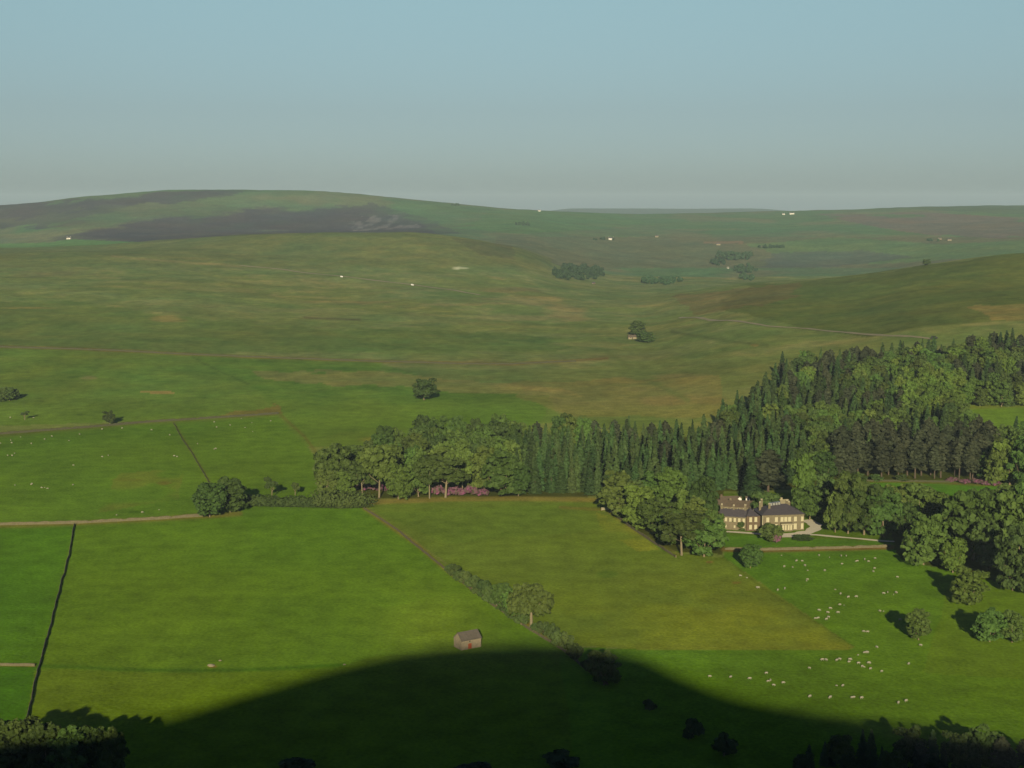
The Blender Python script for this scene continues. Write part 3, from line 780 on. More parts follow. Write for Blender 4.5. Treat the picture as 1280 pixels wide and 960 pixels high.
def pick_right(px, py):
    r_ = random.random()
    zone = fbm(np.array(px / 45), np.array(py / 16), 123, 2)
    if px < 985 and py < 585:
        if r_ < .62: return 'conifer', U(13, 19), U(5.5, 8), 'tall mid green conifer in the left part of the hillside forest', 'conifers in the left part of the hillside forest'
        if r_ < .74: return 'pine', U(12, 16), U(6, 8), 'dark pine in the left part of the hillside forest', 'pines in the left part of the hillside forest'
        return 'broad', U(11, 15), U(8, 11), 'leafy tree in the left part of the hillside forest', 'leafy trees in the left part of the hillside forest'
    if py > 565 and px > 1045 and px < 1235:
        return ('pine', U(16, 21), U(6.5, 9), 'tall dark pine with a bare stem above the grass strip', 'bare-stemmed pines above the grass strip') if r_ < .85 else \
               ('conifer', U(16, 20), U(6, 7.5), 'pointed conifer among the pines above the grass strip', 'conifers above the grass strip')
    if 1125 < px < 1215 and 488 < py < 530 and r_ < .85:
        return 'bright', U(12, 16), U(9, 12), 'bright leafy tree in the pale patch of the hillside forest', 'bright trees in the hillside forest'
    if zone > .50 or (py > 530 and r_ < .65):
        k = 'broad' if r_ < .7 else 'dark' if r_ < .88 else 'bright'
        return k, U(10.5, 15), U(8, 12), {'broad': 'green leafy tree in the hillside forest', 'dark': 'dark leafy tree in the hillside forest', 'bright': 'bright leafy tree in the pale patch of the hillside forest'}[k], {'broad': 'leafy trees in the hillside forest', 'dark': 'dark leafy trees in the hillside forest', 'bright': 'bright trees in the hillside forest'}[k]
    if r_ < .50: return 'pine', U(11, 16), U(5.5, 8), 'dark pine in the upper hillside forest', 'pines in the upper hillside forest'
    return 'conifer', U(12, 18), U(5.5, 8), 'pointed conifer in the upper hillside forest', 'conifers in the upper hillside forest'
n3 = fill_wood([(896,562),(893,534),(930,515),(968,492),(970,470),(1000,462),(1080,455),(1180,449),(1260,438),(1400,428),(1400,602),(1250,603),(1075,598),(1010,605),(985,600),(960,575)],
               7.9, pick_right, [[(1198,511),(1420,506),(1420,556),(1215,552)]])
# large trees at the right edge of the grass strip and before the forest's dark front
for b in (('bright',1262,606,545,40),('broad',1282,612,548,44),('broad',1246,606,556,30)):
    tree_px(*b, 'big leafy tree at the right end of the grass strip', group='big trees at the end of the grass strip')
for b in ((1075,596),(1095,597),(1128,597)):
    tree_px('bush', b[0], b[1] + 4, b[1] - 3, 16, 'low bush at the foot of the pines beside the grass strip', group='bushes below the pines')

# --- hedges and bushes
def hedge(line, hpx, label, n):
    p3 = [at(*p) for p in line]; rng = np.random.default_rng(int(line[0][0])); pts, nr = [], []
    o = p3[0]
    for k in range(n):
        f = (k + .5) / n * (len(p3) - 1); i_ = min(int(f), len(p3) - 2); p = p3[i_].lerp(p3[i_+1], f - i_)
        hh = hpx * mpp(p) * U(.75, 1.15); rr = hh * U(.45, .62)
        d = rng.normal(size=(130, 3)); d /= np.linalg.norm(d, axis=1)[:, None]
        c_ = np.array([p.x - o.x + U(-.8, .8), p.y - o.y + U(-.8, .8), hh * .5])
        pts.append(c_ + d * np.array([rr * 1.2, rr, hh * .52])); nr.append(d)
    me = quads_from(np.concatenate(pts), np.concatenate(nr), .38, .5, rng, 'hedge', M['leaf_bush'])
    ob = link('hedge', me); ob.location = o; tag(ob, label, 'hedge'); return ob
hedge([(310,632),(350,633),(395,634)], 12, 'low ragged hedge from the tall tree pair towards the wood', 42)
hedge([(396,634),(425,635),(456,634)], 19, 'taller clipped hedge block at the left foot of the wood', 30)

for (px, by, hp, wp) in ((562,716,9,14),(568,720,12,16),(575,725,13,17),(582,730,14,18),(590,736,16,18),(598,742,15,18),(606,748,19,20),(613,753,20,20),(620,758,18,18),(634,768,17,18),(641,773,15,16),(652,781,16,18),
                         (672,789,12,15),(679,793,15,17),(686,798,15,17),(693,803,18,19),(700,808,18,20),(707,813,17,18),(714,819,16,18),(721,825,14,16)):
    tree_px('bush', px + U(-1, 1), by, by - hp * U(.8, 1.15), wp, 'scrubby bush in the ragged hedge along the diagonal meadow wall', group='bushes along the diagonal meadow wall')
for (px, by, hp, wp) in ((735,838,14,18),(812,886,12,18),(866,922,22,26),(905,945,22,30),(700,958,14,40),(372,966,16,40),(590,966,12,40)):
    tree_px('bush', px, by, by - hp, wp, 'dark bush hidden in the hill shadow', group='bushes in the hill shadow')
for (px, by, hp, wp) in ((443,611,8,18),(462,612,8,20),(479,613,7,16)):
    tree_px('blossom', px, by, by - hp, wp, 'faded pink rhododendron under the pale-stemmed trees at the left of the wood', group='faded rhododendrons at the left of the wood')
for (px, by, hp, wp) in ((546,618,10,18),(562,619,10,20),(575,618,11,20),(589,618,10,18),(602,619,8,18)):
    tree_px('blossom', px, by, by - hp, wp, 'bright pink rhododendron flowering at the foot of the wood', group='bright rhododendrons at the wood foot')
for (px, by, hp, wp) in ((1190,602,5,14),(1206,604,5,14),(1222,605,6,16),(1234,606,6,15),(1244,607,6,13)):
    tree_px('blossom', px, by, by - hp, wp, 'pink rhododendron at the pine edge beyond the grass strip', group='rhododendrons beyond the grass strip')

# --- trees at the foot of the hill, tops catching the sun
rr_ = random.Random(5)
for k in range(24):
    px = 1002 + k * 12.6 + rr_.uniform(-4, 4); p = at(px, 968 + rr_.uniform(-14, 10))
    hh = 5.0 + 4.0 * min(1, max(0, (px - 1000) / 130)) + rr_.uniform(-1.5, 1.6)
    kk = rr_.choice(['conifer', 'conifer', 'pine', 'broad', 'dark'])
    plant(kk, p, hh, hh * (.42 if kk in ('conifer', 'pine') else .8), {'conifer': 'spiky conifer on the hill foot at the lower right edge', 'pine': 'ragged pine on the hill foot at the lower right edge',
          'broad': 'bushy tree on the hill foot at the lower right edge', 'dark': 'dark bushy tree on the hill foot at the lower right edge'}[kk], None,
          {'conifer': 'conifers on the lower right hill foot', 'pine': 'pines on the lower right hill foot', 'broad': 'bushy trees on the lower right hill foot', 'dark': 'dark bushy trees on the lower right hill foot'}[kk])
for (px, tp, wp) in ((4,908,60),(34,903,58),(62,908,50),(92,914,52),(120,914,48),(139,917,36)):
    tree_px('broad', px, tp + 62, tp, wp, 'rounded treetop with a dark base at the lower left corner', group='treetops at the lower left corner')

# --- distant woods, too far off to count trees in
def far_wood(cx, cy, rx, ry, n, hpx, label, m='leaf_far'):
    rng = np.random.default_rng(int(cx)); o = at(cx, cy, 1200); pts, nr = [], []
    for k in range(n):
        while True:
            a_, b_ = U(-1, 1), U(-1, 1)
            if a_*a_ + b_*b_ < 1: break
        p = at(cx + a_ * rx, cy + b_ * ry, 1200); h = hpx * mpp(p) * U(.7, 1.2); r_ = h * U(.4, .62)
        for q in range(5):
            d = rng.normal(size=(42, 3)); d /= np.linalg.norm(d, axis=1)[:, None]
            c_ = np.array([p.x - o.x, p.y - o.y, p.z - o.z + h * .55]) + rng.normal(0, .32, 3) * np.array([r_, r_, h * .5])
            pts.append(c_ + d * np.array([r_ * .6, r_ * .6, h * .32])); nr.append(d)
    me = quads_from(np.concatenate(pts), np.concatenate(nr), 1.1, .5, rng, 'far_wood', M[m])
    ob = link('far_wood', me); ob.location = o; tag(ob, label, kind='stuff')
far_wood(722, 343, 32, 8, 90, 6.5, 'dark far wood in the moor hollow')
far_wood(828, 353, 26, 4, 34, 5.5, 'trees round the far valley farm')
far_wood(918, 322, 26, 4, 36, 5.5, 'upper dark clump on the far valley side')
far_wood(900, 329, 9, 3, 10, 5, 'left end of the upper far clump')
far_wood(932, 338, 15, 4, 24, 5.5, 'lower dark clump on the far valley side')
far_wood(934, 350, 8, 3, 10, 5.5, 'trees at the foot of the lower far clump')
far_wood(962, 310, 18, 1.0, 14, 3.2, 'thin dark tree belt on the far valley side')
far_wood(655, 281.5, 11, 1.5, 10, 3.5, 'trees round the hillside farm below the skyline')
far_wood(754, 300, 14, 1.0, 8, 2.6, 'small trees beside the white far farmhouse')
far_wood(1168, 301, 10, 1.2, 7, 2.8, 'small trees by the far right farm')
far_wood(570, 256.8, 7, .5, 5, 2.2, 'tiny trees on the far skyline')

# ------------------------------------------------------------------ dry stone walls
def stone_wall(line, label, h=1.3, w=.65, step=1.6, m='wallstone', name='dry_stone_wall'):
    p3 = [at(*p) for p in line]; pts = [p3[0]]
    for a_, b_ in zip(p3[:-1], p3[1:]):
        n = max(1, int((b_ - a_).length / step)); pts += [a_.lerp(b_, (k + 1) / n) for k in range(n)]
    o = pts[0].copy(); v, f = [], []
    rng = random.Random(int(line[0][0] * 7 + line[0][1]))
    off = 0
    for k, p in enumerate(pts):
        d = pts[min(k+1, len(pts)-1)] - pts[max(k-1, 0)]; d.z = 0; d.normalize(); s = Vector((-d.y, d.x, 0))
        off = off * .9 + rng.uniform(-.12, .12)
        z0 = zat(p.x, p.y) - o.z; hh = h * rng.uniform(.82, 1.08) * (.55 if rng.random() < .025 else 1)
        c_ = p - o + s * off; c_.z = 0
        for e, zz in ((-.5, -.5), (-.36, hh), (0.0, hh + .12), (.36, hh), (.5, -.5)):
            q = c_ + s * w * e; v.append((q.x, q.y, z0 + zz))
        if k:
            b0 = 5 * (k - 1)
            for j in range(4): f.append((b0 + j, b0 + 5 + j, b0 + 6 + j, b0 + 1 + j))
    f.append((0, 1, 2, 3, 4)); f.append(tuple(5 * (len(pts) - 1) + j for j in (4, 3, 2, 1, 0)))
    me = bpy.data.meshes.new(name); me.from_pydata(v, [], f); me.update(); me.materials.append(M[m])
    ob = link(name, me); ob.location = o; return tag(ob, label, 'wall')
stone_wall([(93,656),(88,690),(79,722),(72,745),(62,785),(55,808),(48,838),(40,872),(32,906)], 'dark stone wall running down the left field towards the corner', .82, .34)
stone_wall([(-90,662),(0,656.5),(93,654.5),(200,649),(258,645)], 'long pale stone wall below the left sheep field', 1.2, .7)
stone_wall([(455,636),(477,650),(500,666),(530,690),(560,714),(590,738),(620,759),(655,783),(680,799),(702,812),(730,835),(760,856)], 'diagonal tan stone wall between the green field and the meadow', .7, .55)
stone_wall([(217,529),(230,551),(245,575),(262,604)], 'short stone wall dividing the left sheep fields', .5, .28, m='wallstone_far')
stone_wall([(-70,548),(0,543),(100,535.5),(180,528.5),(260,523.5),(348,517.5)], 'upper stone wall at the top of the sheep fields', 1.3, .7, m='wallstone_far')
stone_wall([(-60,432),(0,434),(130,438),(300,446),(480,452.5),(640,455.5),(720,452)], 'long reddish stone wall crossing the moor edge', 1.2, .8, 4.0, 'wallstone_far')
stone_wall([(-70,830),(44,832.5)], 'short stone wall meeting the dark wall at far left', .7, .6)
stone_wall([(906,687),(940,688),(990,687.2),(1050,685.6),(1113,684)], 'brown stone retaining wall below the house lawn', 1.0, .6)
stone_wall([(764,640),(785,657),(812,676),(845,697)], 'low stone wall under the trees beside the meadow', .9, .6)
stone_wall([(1078,601.5),(1140,602),(1190,603)], 'low wall at the foot of the pines along the grass strip', .8, .5, m='wallstone_far')

# ------------------------------------------------------------------ buildings
def window(parent, x, z, y, w=1.0, h=1.5, glass='glass', frame='cream'):
    """sash window set proud of a wall whose face is at local y, facing -y"""
    wn = MB().box(x - w/2, x + w/2, y - .05, y + .02, z, z + h).build('window', M[glass], parent)
    t = .10; fr = MB()
    fr.box(x - w/2 - t, x - w/2, y - .09, y - .01, z, z + h).box(x + w/2, x + w/2 + t, y - .09, y - .01, z, z + h)
    fr.box(x - w/2 - t, x + w/2 + t, y - .09, y - .01, z + h, z + h + t)
    fr.box(x - w/2, x + w/2, y - .085, y - .052, z + h/2 - .03, z + h/2 + .03)
    fr.build('frame', M[frame], wn)
    MB().box(x - w/2 - .2, x + w/2 + .2, y - .18, y - .004, z - .16, z - .002).build('sill', M[frame], wn)
    return wn

def chimney(parent, x, y, z0, z1, w=.9, d=.7, m='house', pots=2):
    c_ = MB().box(x - w/2, x + w/2, y - d/2, y + d/2, z0, z1).box(x - w/2 - .1, x + w/2 + .1, y - d/2 - .1, y + d/2 + .1, z1, z1 + .18).build('chimney', M[m], parent)
    for k in range(pots):
        xx = x + (k - (pots - 1) / 2) * w * .5
        MB().tube([(xx, y, z1 + .17), (xx, y, z1 + .75)], [.16, .12], 8).build('chimney_pot', M['cream'], c_)
    return c_

# manor house
LP, RP = at(952.5, 664.2), at(1004.8, 662.6)
d_ = RP - LP; d_.z = 0; W_ = d_.length; ang = math.atan2(d_.y, d_.x)
house = tag(empty('manor_house', LP, ang), 'large two-storey stone manor with slate roof and rows of pale windows', 'house')
D_, EV = 12.0, 6.6
MB().box(0, W_, 0, D_, -.5, EV).box(-.12, W_ + .12, -.12, D_ + .12, EV, EV + .25).build('wall', M['house'], house)
rf = MB().hip(-.45, W_ + .45, -.45, D_ + .45, EV + .25, EV + 3.6).build('roof', M['slate'], house)
lan = MB()
for k in range(4): lan.box(W_*.26 + k * 1.15, W_*.26 + k * 1.15 + .85, D_*.36, D_*.36 + 2.0, EV + 3.2 + .12 * k, EV + 4.25 + .12 * k)
lan.build('roof_lantern', M['lantern'], house)
for fx in (.13, .335, .47, .56, .65, .79, .955): window(house, fx * W_, 4.05, 0, 1.02 if fx < .9 else .8, 1.65)
for fx in (.13, .335, .79, .955): window(house, fx * W_, .75, 0, 1.05 if fx < .9 else .8, 2.05)
bay = MB().box(W_*.44, W_*.70, -1.5, -.01, -.3, 3.15).box(W_*.43, W_*.71, -1.65, -.012, 3.15, 3.5).build('porch', M['house'], house)
for k, fx in enumerate((.475, .535, .605, .665)): 
    MB().box(W_*fx - .38, W_*fx + .38, -1.56, -1.48, .6, 2.7).build('porch_window', M['glass'], bay)
MB().box(W_*.42, W_*.72, -1.72, -1.51, 2.95, 3.14).build('cornice', M['cream'], bay)
MB().tube([(.12, -.14, 0), (.12, -.14, EV)], [.13, .13], 6).build('drainpipe', M['cream'], house)
for (fx, fy, z1) in ((.03, .55, 10.6), (.11, .75, 11.2), (.20, .30, 10.4), (.70, .65, 10.8), (.745, .62, 10.2)): chimney(house, W_*fx + .4, D_*fy, EV + .6, z1)
# wing: block with two windows, then the long low range
wx0, wx1 = -6.3, -.9
MB().box(wx0, wx1, 1.2, 9, -.5, 6.3).build('wing_wall', M['house_dark'], house)
MB().hip(wx0 - .3, wx1 + .3, .9, 9.3, 6.3, 8.8).build('wing_roof', M['slate'], house)
for x in (-4.6, -2.4):
    window(house, x, 4.0, 1.2, .95, 1.7); window(house, x, .9, 1.2, .95, 1.6)
MB().box(-.9, 0, 3.0, 8, -.5, 6.0).build('link_wall', M['house_dark'], house)
rg = empty('service_range', (-6.34, 1.9, 0), -R(24)); rg.parent = house
MB().box(-11, 0, 0, 6, -.5, 5.7).build('range_wall', M['house'], rg)
MB().slab_roof(-11.3, -.05, -.35, 6.35, 5.65, 8.1).build('range_roof', M['slate'], rg)
for k in range(6): 
    window(rg, -10.2 + k * 1.85, 3.7, 0, .75, 1.3)
for k in (1, 3, 5): MB().box(-10.6 + k * 1.85, -9.9 + k * 1.85, -.06, .02, .9, 2.0).build('window', M['glass'], rg)
chimney(rg, -10.6, 3, 7.2, 9.6, .8, .7); chimney(rg, -5.6, 3, 7.6, 9.5, .8, .7); chimney(rg, -.8, 3, 7.6, 9.9, .9, .7)

def cottage(name, p, rz, L, W, hw, hr, wall, roof, label, cat='house', wins=3, chim=1, door=None, glass='dark_glass', frame='cream', storeys=1):
    t = tag(empty(name, p, rz), label, cat)
    MB().box(-L/2, L/2, 0, W, -1.5, hw).gable(-L/2, L/2, 0, W, hw, hr - .02).build('wall', M[wall], t)
    r_ = MB().slab_roof(-L/2 - .25, L/2 + .25, -.3, W + .3, hw - .15, hr + .02).build('roof', M[roof], t)
    for s in range(storeys):
        for k in range(wins):
            x = -L/2 + L * (k + .5) / wins
            if door and s == 0 and k == wins // 2: continue
            window(t, x, .8 + s * 2.6, 0, 1.0, 1.2, glass, frame)
    if door: MB().box(-.5, .5, -.05, .02, 0, 2.1).build('door', M[door], t)
    for k in range(chim):
        x = (-L/2 + .6) if k == 0 else (L/2 - .6)
        MB().box(x - .45, x + .45, W/2 - .35, W/2 + .35, hr - .7, hr + 1.0).build('chimney', M[wall], r_)
    return t
cottage('outbuilding', at(899, 640), R(-14), 9, 6, 2.8, 4.8, 'house', 'stone_slate', 'brown roofed stone outbuilding half hidden by trees behind the wing', 'outbuilding', 3)
cottage('outbuilding', at(913, 637), R(8), 8, 6, 3.2, 5.4, 'house_dark', 'stone_slate', 'reddish stone outbuilding behind the middle of the wing roof', 'outbuilding', 3)
cottage('outbuilding', at(927, 641), R(-8), 11, 7, 2.6, 4.7, 'house', 'stone_slate', 'larger stone outbuilding behind the right half of the wing', 'outbuilding', 4)
def gable_tower(p, w, h, label, m='white'):
    t = tag(empty('whitewashed_shed', p, R(0)), label, 'shed')
    MB().box(-w/2, w/2, 0, w, -1, h).gable(-w/2, w/2, 0, w, h, h + w*.4, 'y').build('wall', M[m], t)
    MB().slab_roof(-w/2 - .1, w/2 + .1, w*.1, w + .1, h + .1, h + w*.45).build('roof', M['stone_slate'], t)
    MB().box(-.3, .3, -.04, .01, h*.5, h*.5 + .7).build('window', M['dark_glass'], t)
gable_tower(at(924.5, 636), 1.6, 4.6, 'left of two small bright white gables behind the wing')
gable_tower(at(934.4, 636), 1.7, 4.6, 'right of two small bright white gables behind the wing')
cottage('coach_house', at(981, 646), R(4), 3.6, 4, 6.2, 7.2, 'pale_stone', 'pale_stone', 'pale yellowish coach house showing above the main roof', 'outbuilding', 2, 1)
cottage('cottage', at(860, 636), R(10), 6, 5, 5.2, 7.6, 'house', 'stone_slate', 'stone cottage peeping between the trees left of the house', 'cottage', 3, 1, glass='glass', storeys=2)

# field barn
bp = at(577, 813.2)
barn = tag(empty('stone_barn', bp, R(33)), 'small stone field barn with a red door beside the hill shadow', 'barn')
BL, BW, BH, BR = 7.0, 4.6, 3.0, 4.9
# wall with a real doorway and window hole on the long side
MB().box(0, 2.35, 0, .5, -.5, BH).box(3.65, BL, 0, .5, -.5, BH).box(2.35, 3.65, 0, .5, 1.75, 2.15).box(2.35, 2.75, 0, .5, 2.15, 2.6).box(3.25, 3.65, 0, .5, 2.15, 2.6).box(2.35, 3.65, 0, .5, 2.6, BH)\
  .box(0, .5, .5, BW, -.5, BH).box(BL - .5, BL, .5, BW, -.5, BH).box(.5, BL - .5, BW - .5, BW, -.5, BH)\
  .gable(0, .5, 0, BW, BH, BR).gable(BL - .5, BL, 0, BW, BH, BR).build('wall', M['barn'], barn)
MB().slab_roof(-.12, BL + .12, -.25, BW + .25, BH - .2, BR + .03, .16).build('roof', M['barn_roof'], barn)
MB().box(2.36, 3.64, .16, .26, -.3, 1.74).build('door', M['door_red'], barn)
MB().box(2.76, 3.24, .3, .36, 2.16, 2.59).build('window', M['dark_glass'], barn)
MB().box(2.2, 3.8, -.05, .3, 1.76, 2.0).build('lintel', M['rock'], barn)

# moorland shed and far farmhouses
cottage('shed', at(790.5, 424), R(4), 8, 5, 2.2, 4.0, 'rock', 'stone_slate', 'low brown shed beside the two dark moorland trees', 'shed', 2, 0, 'door_dark')
def far_house(px, py, wpx, label, wall='white', two=1, rz=0, ymin=2600, chim=2, name='farmhouse', hpx=None):
    p = at(px, py, ymin); s = mpp(p); L = wpx * s * .82
    hh = (hpx * s) if hpx else min(4.4, L * .36)
    return cottage(name, p, R(rz), L, min(7, L * .6), hh, hh + min(2.4, L*.2), wall, 'slate', label, 'farmhouse', max(2, int(L / 4)), chim, 'door_dark', 'dark_glass', 'white', 2 if hh > 4.6 else 1)
far_house(85.5, 299, 6, 'white farmhouse below the heather hill at far left', rz=-8)
far_house(764, 300, 8, 'bright white farmhouse alone on the far green slope')
far_house(979.5, 268.3, 4, 'smaller of the two white houses near the right skyline')
far_house(990, 268, 7, 'longer of the two white houses near the right skyline')
far_house(674, 264.2, 4, 'white house on the skyline in the middle')
far_house(1175, 299.5, 5, 'pale farmhouse on the far hillside at right', 'rock')
far_house(1187, 301, 6, 'low greyish barn right of the pale far farmhouse', 'rock', chim=0, name='far_barn')
far_house(825, 348, 4, 'whitish house among the trees of the far valley', 'rock')
far_house(910, 335.5, 3, 'tiny white house left of the far tree clumps', ymin=2200)
far_house(936, 321, 3, 'tiny pale house between the two far tree clumps', 'rock')
far_house(952, 309, 4, 'tiny pinkish house at the thin far tree belt', 'rock')
far_house(898, 306.5, 6, 'long pale far barn above the valley clumps', 'rock', chim=0, name='far_barn')
far_house(821, 296.5, 5, 'small cream cottage right of the bright white farmhouse', 'rock')
far_house(742, 355, 5, 'grey far barn at the foot of the dark wood', 'house_dark', chim=0, name='far_barn', ymin=2200)

# ------------------------------------------------------------------ vehicles on the moor road
def van(p, rz, paint, label):
    t = tag(empty('van', p, rz), label, 'van')
    mb = MB(); L, W, Hh = 4.8, 1.9, 2.0
    prof_ = [(-L/2, .4), (L/2, .4), (L/2, 1.05), (L/2 - .9, 1.2), (L/2 - 1.6, Hh), (-L/2 + .1, Hh)]
    n = len(prof_)
    mb.add([(x, -W/2, z) for x, z in prof_] + [(x, W/2, z) for x, z in prof_],
           [tuple(range(n)), tuple(range(2*n - 1, n - 1, -1))] + [(i_, i_ + n, (i_ + 1) % n + n, (i_ + 1) % n) for i_ in range(n)])
    mb.build('body', M[paint], t)
    x0, z0, x1, z1 = L/2 - .92, 1.24, L/2 - 1.55, Hh - .08
    MB().add([(x0 + .03, -.8, z0), (x0 + .03, .8, z0), (x1 + .03, .8, z1), (x1 + .03, -.8, z1)], [(0, 1, 2, 3)]).build('windscreen', M['dark_glass'], t)
    for sx in (-1.45, 1.5):
        for sy in (-.85, .85):
            MB().tube([(sx, sy - .12, .34), (sx, sy + .12, .34)], [.34, .34], 14).build('wheel', M['tyre'], t)
def road_van(px, py, paint, label, rz):
    p = at(px, py); p.z += .5; van(p, rz, paint, label)
road_van(427, 347, 'van_white', 'left of two white vans on the moor road', R(-60))
road_van(515.5, 357.3, 'van_white', 'right of two white vans on the moor road', R(-60))
road_van(1168, 424, 'van_dark', 'dark vehicle at the forest end of the pale moor track', R(-10))

# ------------------------------------------------------------------ field gate and stones
gp = at(757, 638)
gate = tag(empty('field_gate', gp, R(12)), 'pale wooden field gate where the meadow meets the tree clump', 'gate')
mb = MB()
for k in range(5): mb.box(-1.7, 1.7, -.04, .04, .25 + k * .24, .36 + k * .24)
mb.box(-1.75, -1.62, -.05, .05, .2, 1.35).box(1.62, 1.75, -.05, .05, .2, 1.35); mb.build('bars', M['cream'], gate)
for s in (-1.95, 1.95): MB().box(s - .11, s + .11, -.11, .11, -.4, 1.5).build('gatepost', M['wood'], gate)

def boulder(px, py, s, label):
    p = at(px, py); rng = np.random.default_rng(int(px)); v, f = [], []
    for i_ in range(6):
        th = math.pi * i_ / 5
        for k in range(10):
            a_ = 2*math.pi*k/10; q = 1 + rng.uniform(-.2, .2)
            v.append((math.sin(th) * math.cos(a_) * s * 1.5 * q, math.sin(th) * math.sin(a_) * s * q, math.cos(th) * s * .55 * q + s * .25))
    for i_ in range(5):
        for k in range(10): f.append((i_*10 + k, (i_+1)*10 + k, (i_+1)*10 + (k+1) % 10, i_*10 + (k+1) % 10))
    me = bpy.data.meshes.new('boulder'); me.from_pydata(v, [], f); me.update(); me.materials.append(M['rock'])
    o = link('boulder', me); o.location = p; tag(o, label, 'rock')
boulder(264, 832.5, .75, 'larger low stone lying in the open left field')
boulder(275, 826, .35, 'small low stone beside the larger one in the left field')
boulder(430.5, 831, .3, 'small pale stone at the edge of the hill shadow')

# ------------------------------------------------------------------ sheep
def sheep_mesh():
    mb = MB()
    spine = [(-.62,0,.62),(-.55,0,.70),(-.30,0,.74),(0,0,.74),(.30,0,.74),(.50,0,.74),(.62,0,.70),(.74,0,.60),(.86,0,.46),(.95,0,.36)]
    mb.tube(spine, [.10,.24,.31,.32,.31,.27,.19,.12,.11,.06], 10)
    for x in (-.40, .38):
        for y in (-.14, .14): mb.tube([(x, y, .62), (x + .02, y, .34), (x, y, 0)], [.11, .06, .045], 6)
    for y in (-.11, .11): mb.tube([(.74, y * .6, .62), (.72, y * 1.7, .58)], [.05, .02], 5)
    mb.tube([(-.62, 0, .66), (-.70, 0, .45)], [.06, .03], 5)
    return mb.mesh('sheep', M['wool'], True)
SM = sheep_mesh(); first = [None]
def sheep(px, py, label, group):
    p = at(px, py)
    if first[0] is None:
        o = link('sheep', SM); first[0] = o
    else:
        o = first[0].copy(); COL.objects.link(o)
    o.location = p; o.rotation_euler = (0, 0, random.choice([0, math.pi]) + random.gauss(0, .7))
    s = U(.62, .80) * (.62 if random.random() < .18 else 1); o.scale = (s, s, s)
    tag(o, label, 'sheep', group)
S1 = [(137,245),(77,285),(72,268),(3,289),(209,290),(298,261),(346,241),(460,270),(531,228),(681,194),(815,187),(1011,199),(1131,232),(52,370),(80,370),(97,355),(681,378),(722,370),
      (489,435),(100,568),(207,563),(214,557),(277,585),(298,582),(318,590),(487,565),(1162,373),(1180,377),(778,766),(948,750),(1060,731)]
for x, y in S1: sheep(x * .1875, 500 + y * .1875 + .8, 'white sheep grazing in the left walled field below the upper wall', 'sheep in the left walled field')
for x, y in ((68,116),(224,117)): sheep(x * .1875, 500 + y * .1875 + .8, 'white sheep on the rough pasture above the upper wall', 'sheep above the upper wall')
for x, y in ((797,141),(806,160),(856,152),(898,128),(937,143),(912,161),(940,176),(1007,137),(797,242),(803,240),(735,222)):
    sheep(x * .336, 480 + y * .336 + .8, 'white sheep in the upper field right of the short dividing wall', 'sheep right of the dividing wall')
S2 = [(135,160),(180,172),(248,238),(256,240),(385,255),(432,245),(428,98),(485,101),(511,60),(547,61),(567,91),(584,122),(577,192),(584,184),(698,124),(410,22),(660,24),(730,35),(808,26),(841,26),(813,80),
      (905,62),(916,62),(965,50),(990,64),(1035,43),(1023,131),(1030,110),(768,250),(804,280),(857,302),(910,300),(800,353),(827,354),(735,378),(718,405),(660,390),(655,443),(635,445),(711,450),
      (724,436),(788,406),(952,527),(960,532),(985,535)]
for x, y in S2: sheep(900 + x * .1874, 690 + y * .1874 + .8, 'white sheep grazing in the upper park below the house', 'sheep in the upper park')
S3 = [(1045,636),(964,672),(978,670),(985,672),(922,687),(873,715),(866,720),(860,735),(799,717),(778,724),(683,721),(708,722),(923,744),(948,765),(960,768),(994,742),(1003,781),(597,776),(310,810),(199,847),
      (322,864),(336,857),(357,890),(421,875),(820,893),(778,892),(72,835)]
for x, y in S3: sheep(900 + x * .1874, 690 + y * .1874 + .8, 'white sheep in the lower park near the point of the meadow', 'sheep in the lower park')
for x, y in ((1104.4,742),(1109.6,740.5),(1117,743),(1120,741),(1121.5,721.5),(1100,764),(1104.5,764),(1125,775),(1151,807),(1141,797)):
    sheep(x, y + .8, 'white sheep on the right of the park near the single tree', 'sheep near the single park tree')
for x, y in ((1086,829),(1136,830),(1102,839.5),(887,846),(1036,872.5),(1038,872),(1065,872.5),(1067,872),(1077,873),(1132.5,876.6),(1123,879),(1012.5,871)):
    sheep(x, y + .8, 'white sheep at the bottom of the park close to the hill shadow', 'sheep close to the hill shadow')

# ------------------------------------------------------------------ haze, sky, sun, camera
def haze(density):
    o = MB().box(-21000, 21000, -1200, 14500, -14, 235).build('haze', None) if False else None
    mb = MB().box(-21000, 21000, -1200, 14500, -14, 235)
    m = bpy.data.materials.new('haze_air'); m.use_nodes = True
    nt = m.node_tree; nt.nodes.remove(nt.nodes['Principled BSDF'])
    pv = nt.nodes.new('ShaderNodeVolumePrincipled')
    pv.inputs['Color'].default_value = (.52, .69, .83, 1); pv.inputs['Density'].default_value = density; pv.inputs['Anisotropy'].default_value = 0.0
    nt.links.new(pv.outputs['Volume'], nt.nodes['Material Output'].inputs['Volume'])
    tag(mb.build('haze', m), kind='stuff', label='thin bluish haze over the far hills')
haze(5.0e-5)

w = bpy.data.worlds.new('World'); scene.world = w; w.use_nodes = True
nt = w.node_tree; bg = nt.nodes['Background']
sky = nt.nodes.new('ShaderNodeTexSky'); sky.sky_type = 'NISHITA'; sky.sun_disc = False
sky.sun_elevation = R(SUN_EL); sky.sun_rotation = R(180); sky.altitude = 300; sky.air_density = 0.7; sky.dust_density = 1.0; sky.ozone_density = 2.0
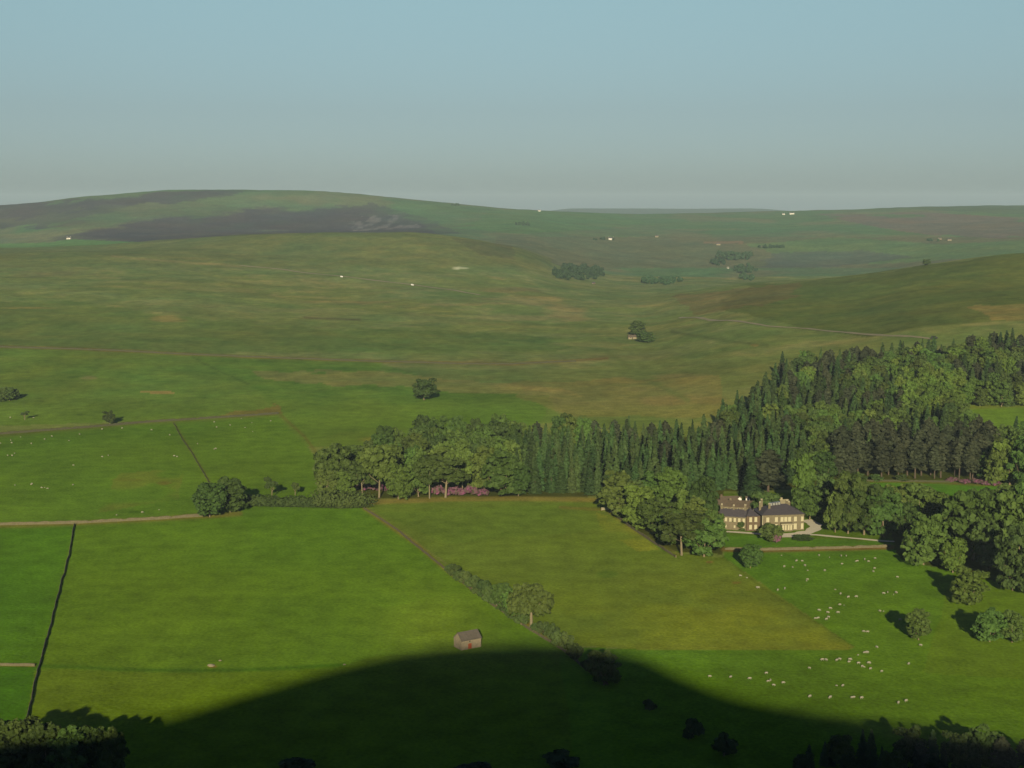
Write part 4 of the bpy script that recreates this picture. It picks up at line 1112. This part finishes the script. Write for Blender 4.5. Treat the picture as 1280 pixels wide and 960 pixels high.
# tint painted over the sky by height: hazy grey low, blue overhead cools shadows
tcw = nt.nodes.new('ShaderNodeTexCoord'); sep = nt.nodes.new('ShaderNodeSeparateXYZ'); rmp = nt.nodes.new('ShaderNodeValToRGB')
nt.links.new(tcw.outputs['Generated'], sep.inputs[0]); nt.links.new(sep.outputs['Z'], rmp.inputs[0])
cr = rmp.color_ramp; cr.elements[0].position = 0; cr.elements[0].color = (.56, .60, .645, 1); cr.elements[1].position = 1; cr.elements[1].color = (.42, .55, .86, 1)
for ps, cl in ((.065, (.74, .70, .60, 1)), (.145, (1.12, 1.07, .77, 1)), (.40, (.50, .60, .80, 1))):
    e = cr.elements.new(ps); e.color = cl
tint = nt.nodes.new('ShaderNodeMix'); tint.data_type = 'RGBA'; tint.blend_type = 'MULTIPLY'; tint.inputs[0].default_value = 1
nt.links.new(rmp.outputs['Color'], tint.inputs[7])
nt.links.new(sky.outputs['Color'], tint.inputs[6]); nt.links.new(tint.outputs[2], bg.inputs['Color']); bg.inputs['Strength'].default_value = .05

sl = bpy.data.lights.new('sun', 'SUN'); sl.energy = 5.0; sl.angle = R(.75); sl.color = (1, .86, .56)
so = bpy.data.objects.new('sun', sl); COL.objects.link(so); so.rotation_euler = (R(90 - SUN_EL), 0, R(-1.0)); so.location = (0, -200, 300)

cam = bpy.data.cameras.new('camera'); co = bpy.data.objects.new('camera', cam); COL.objects.link(co)
cam.sensor_width = 36; cam.lens = F / 1280 * 36; cam.clip_start = .5; cam.clip_end = 60000
co.location = (0, 0, H); co.rotation_euler = (R(90) - TH, 0, 0)
scene.camera = co

scene.view_settings.view_transform = 'Standard'; scene.view_settings.look = 'None'
scene.view_settings.gamma = 1; scene.view_settings.exposure = 0.95
scene.cycles.use_denoising = True
scene.cycles.max_bounces = 4; scene.cycles.diffuse_bounces = 2; scene.cycles.glossy_bounces = 2; scene.cycles.transmission_bounces = 2; scene.cycles.volume_bounces = 0
scene.cycles.sample_clamp_indirect = 3
print('planted', n1, n2, n3)
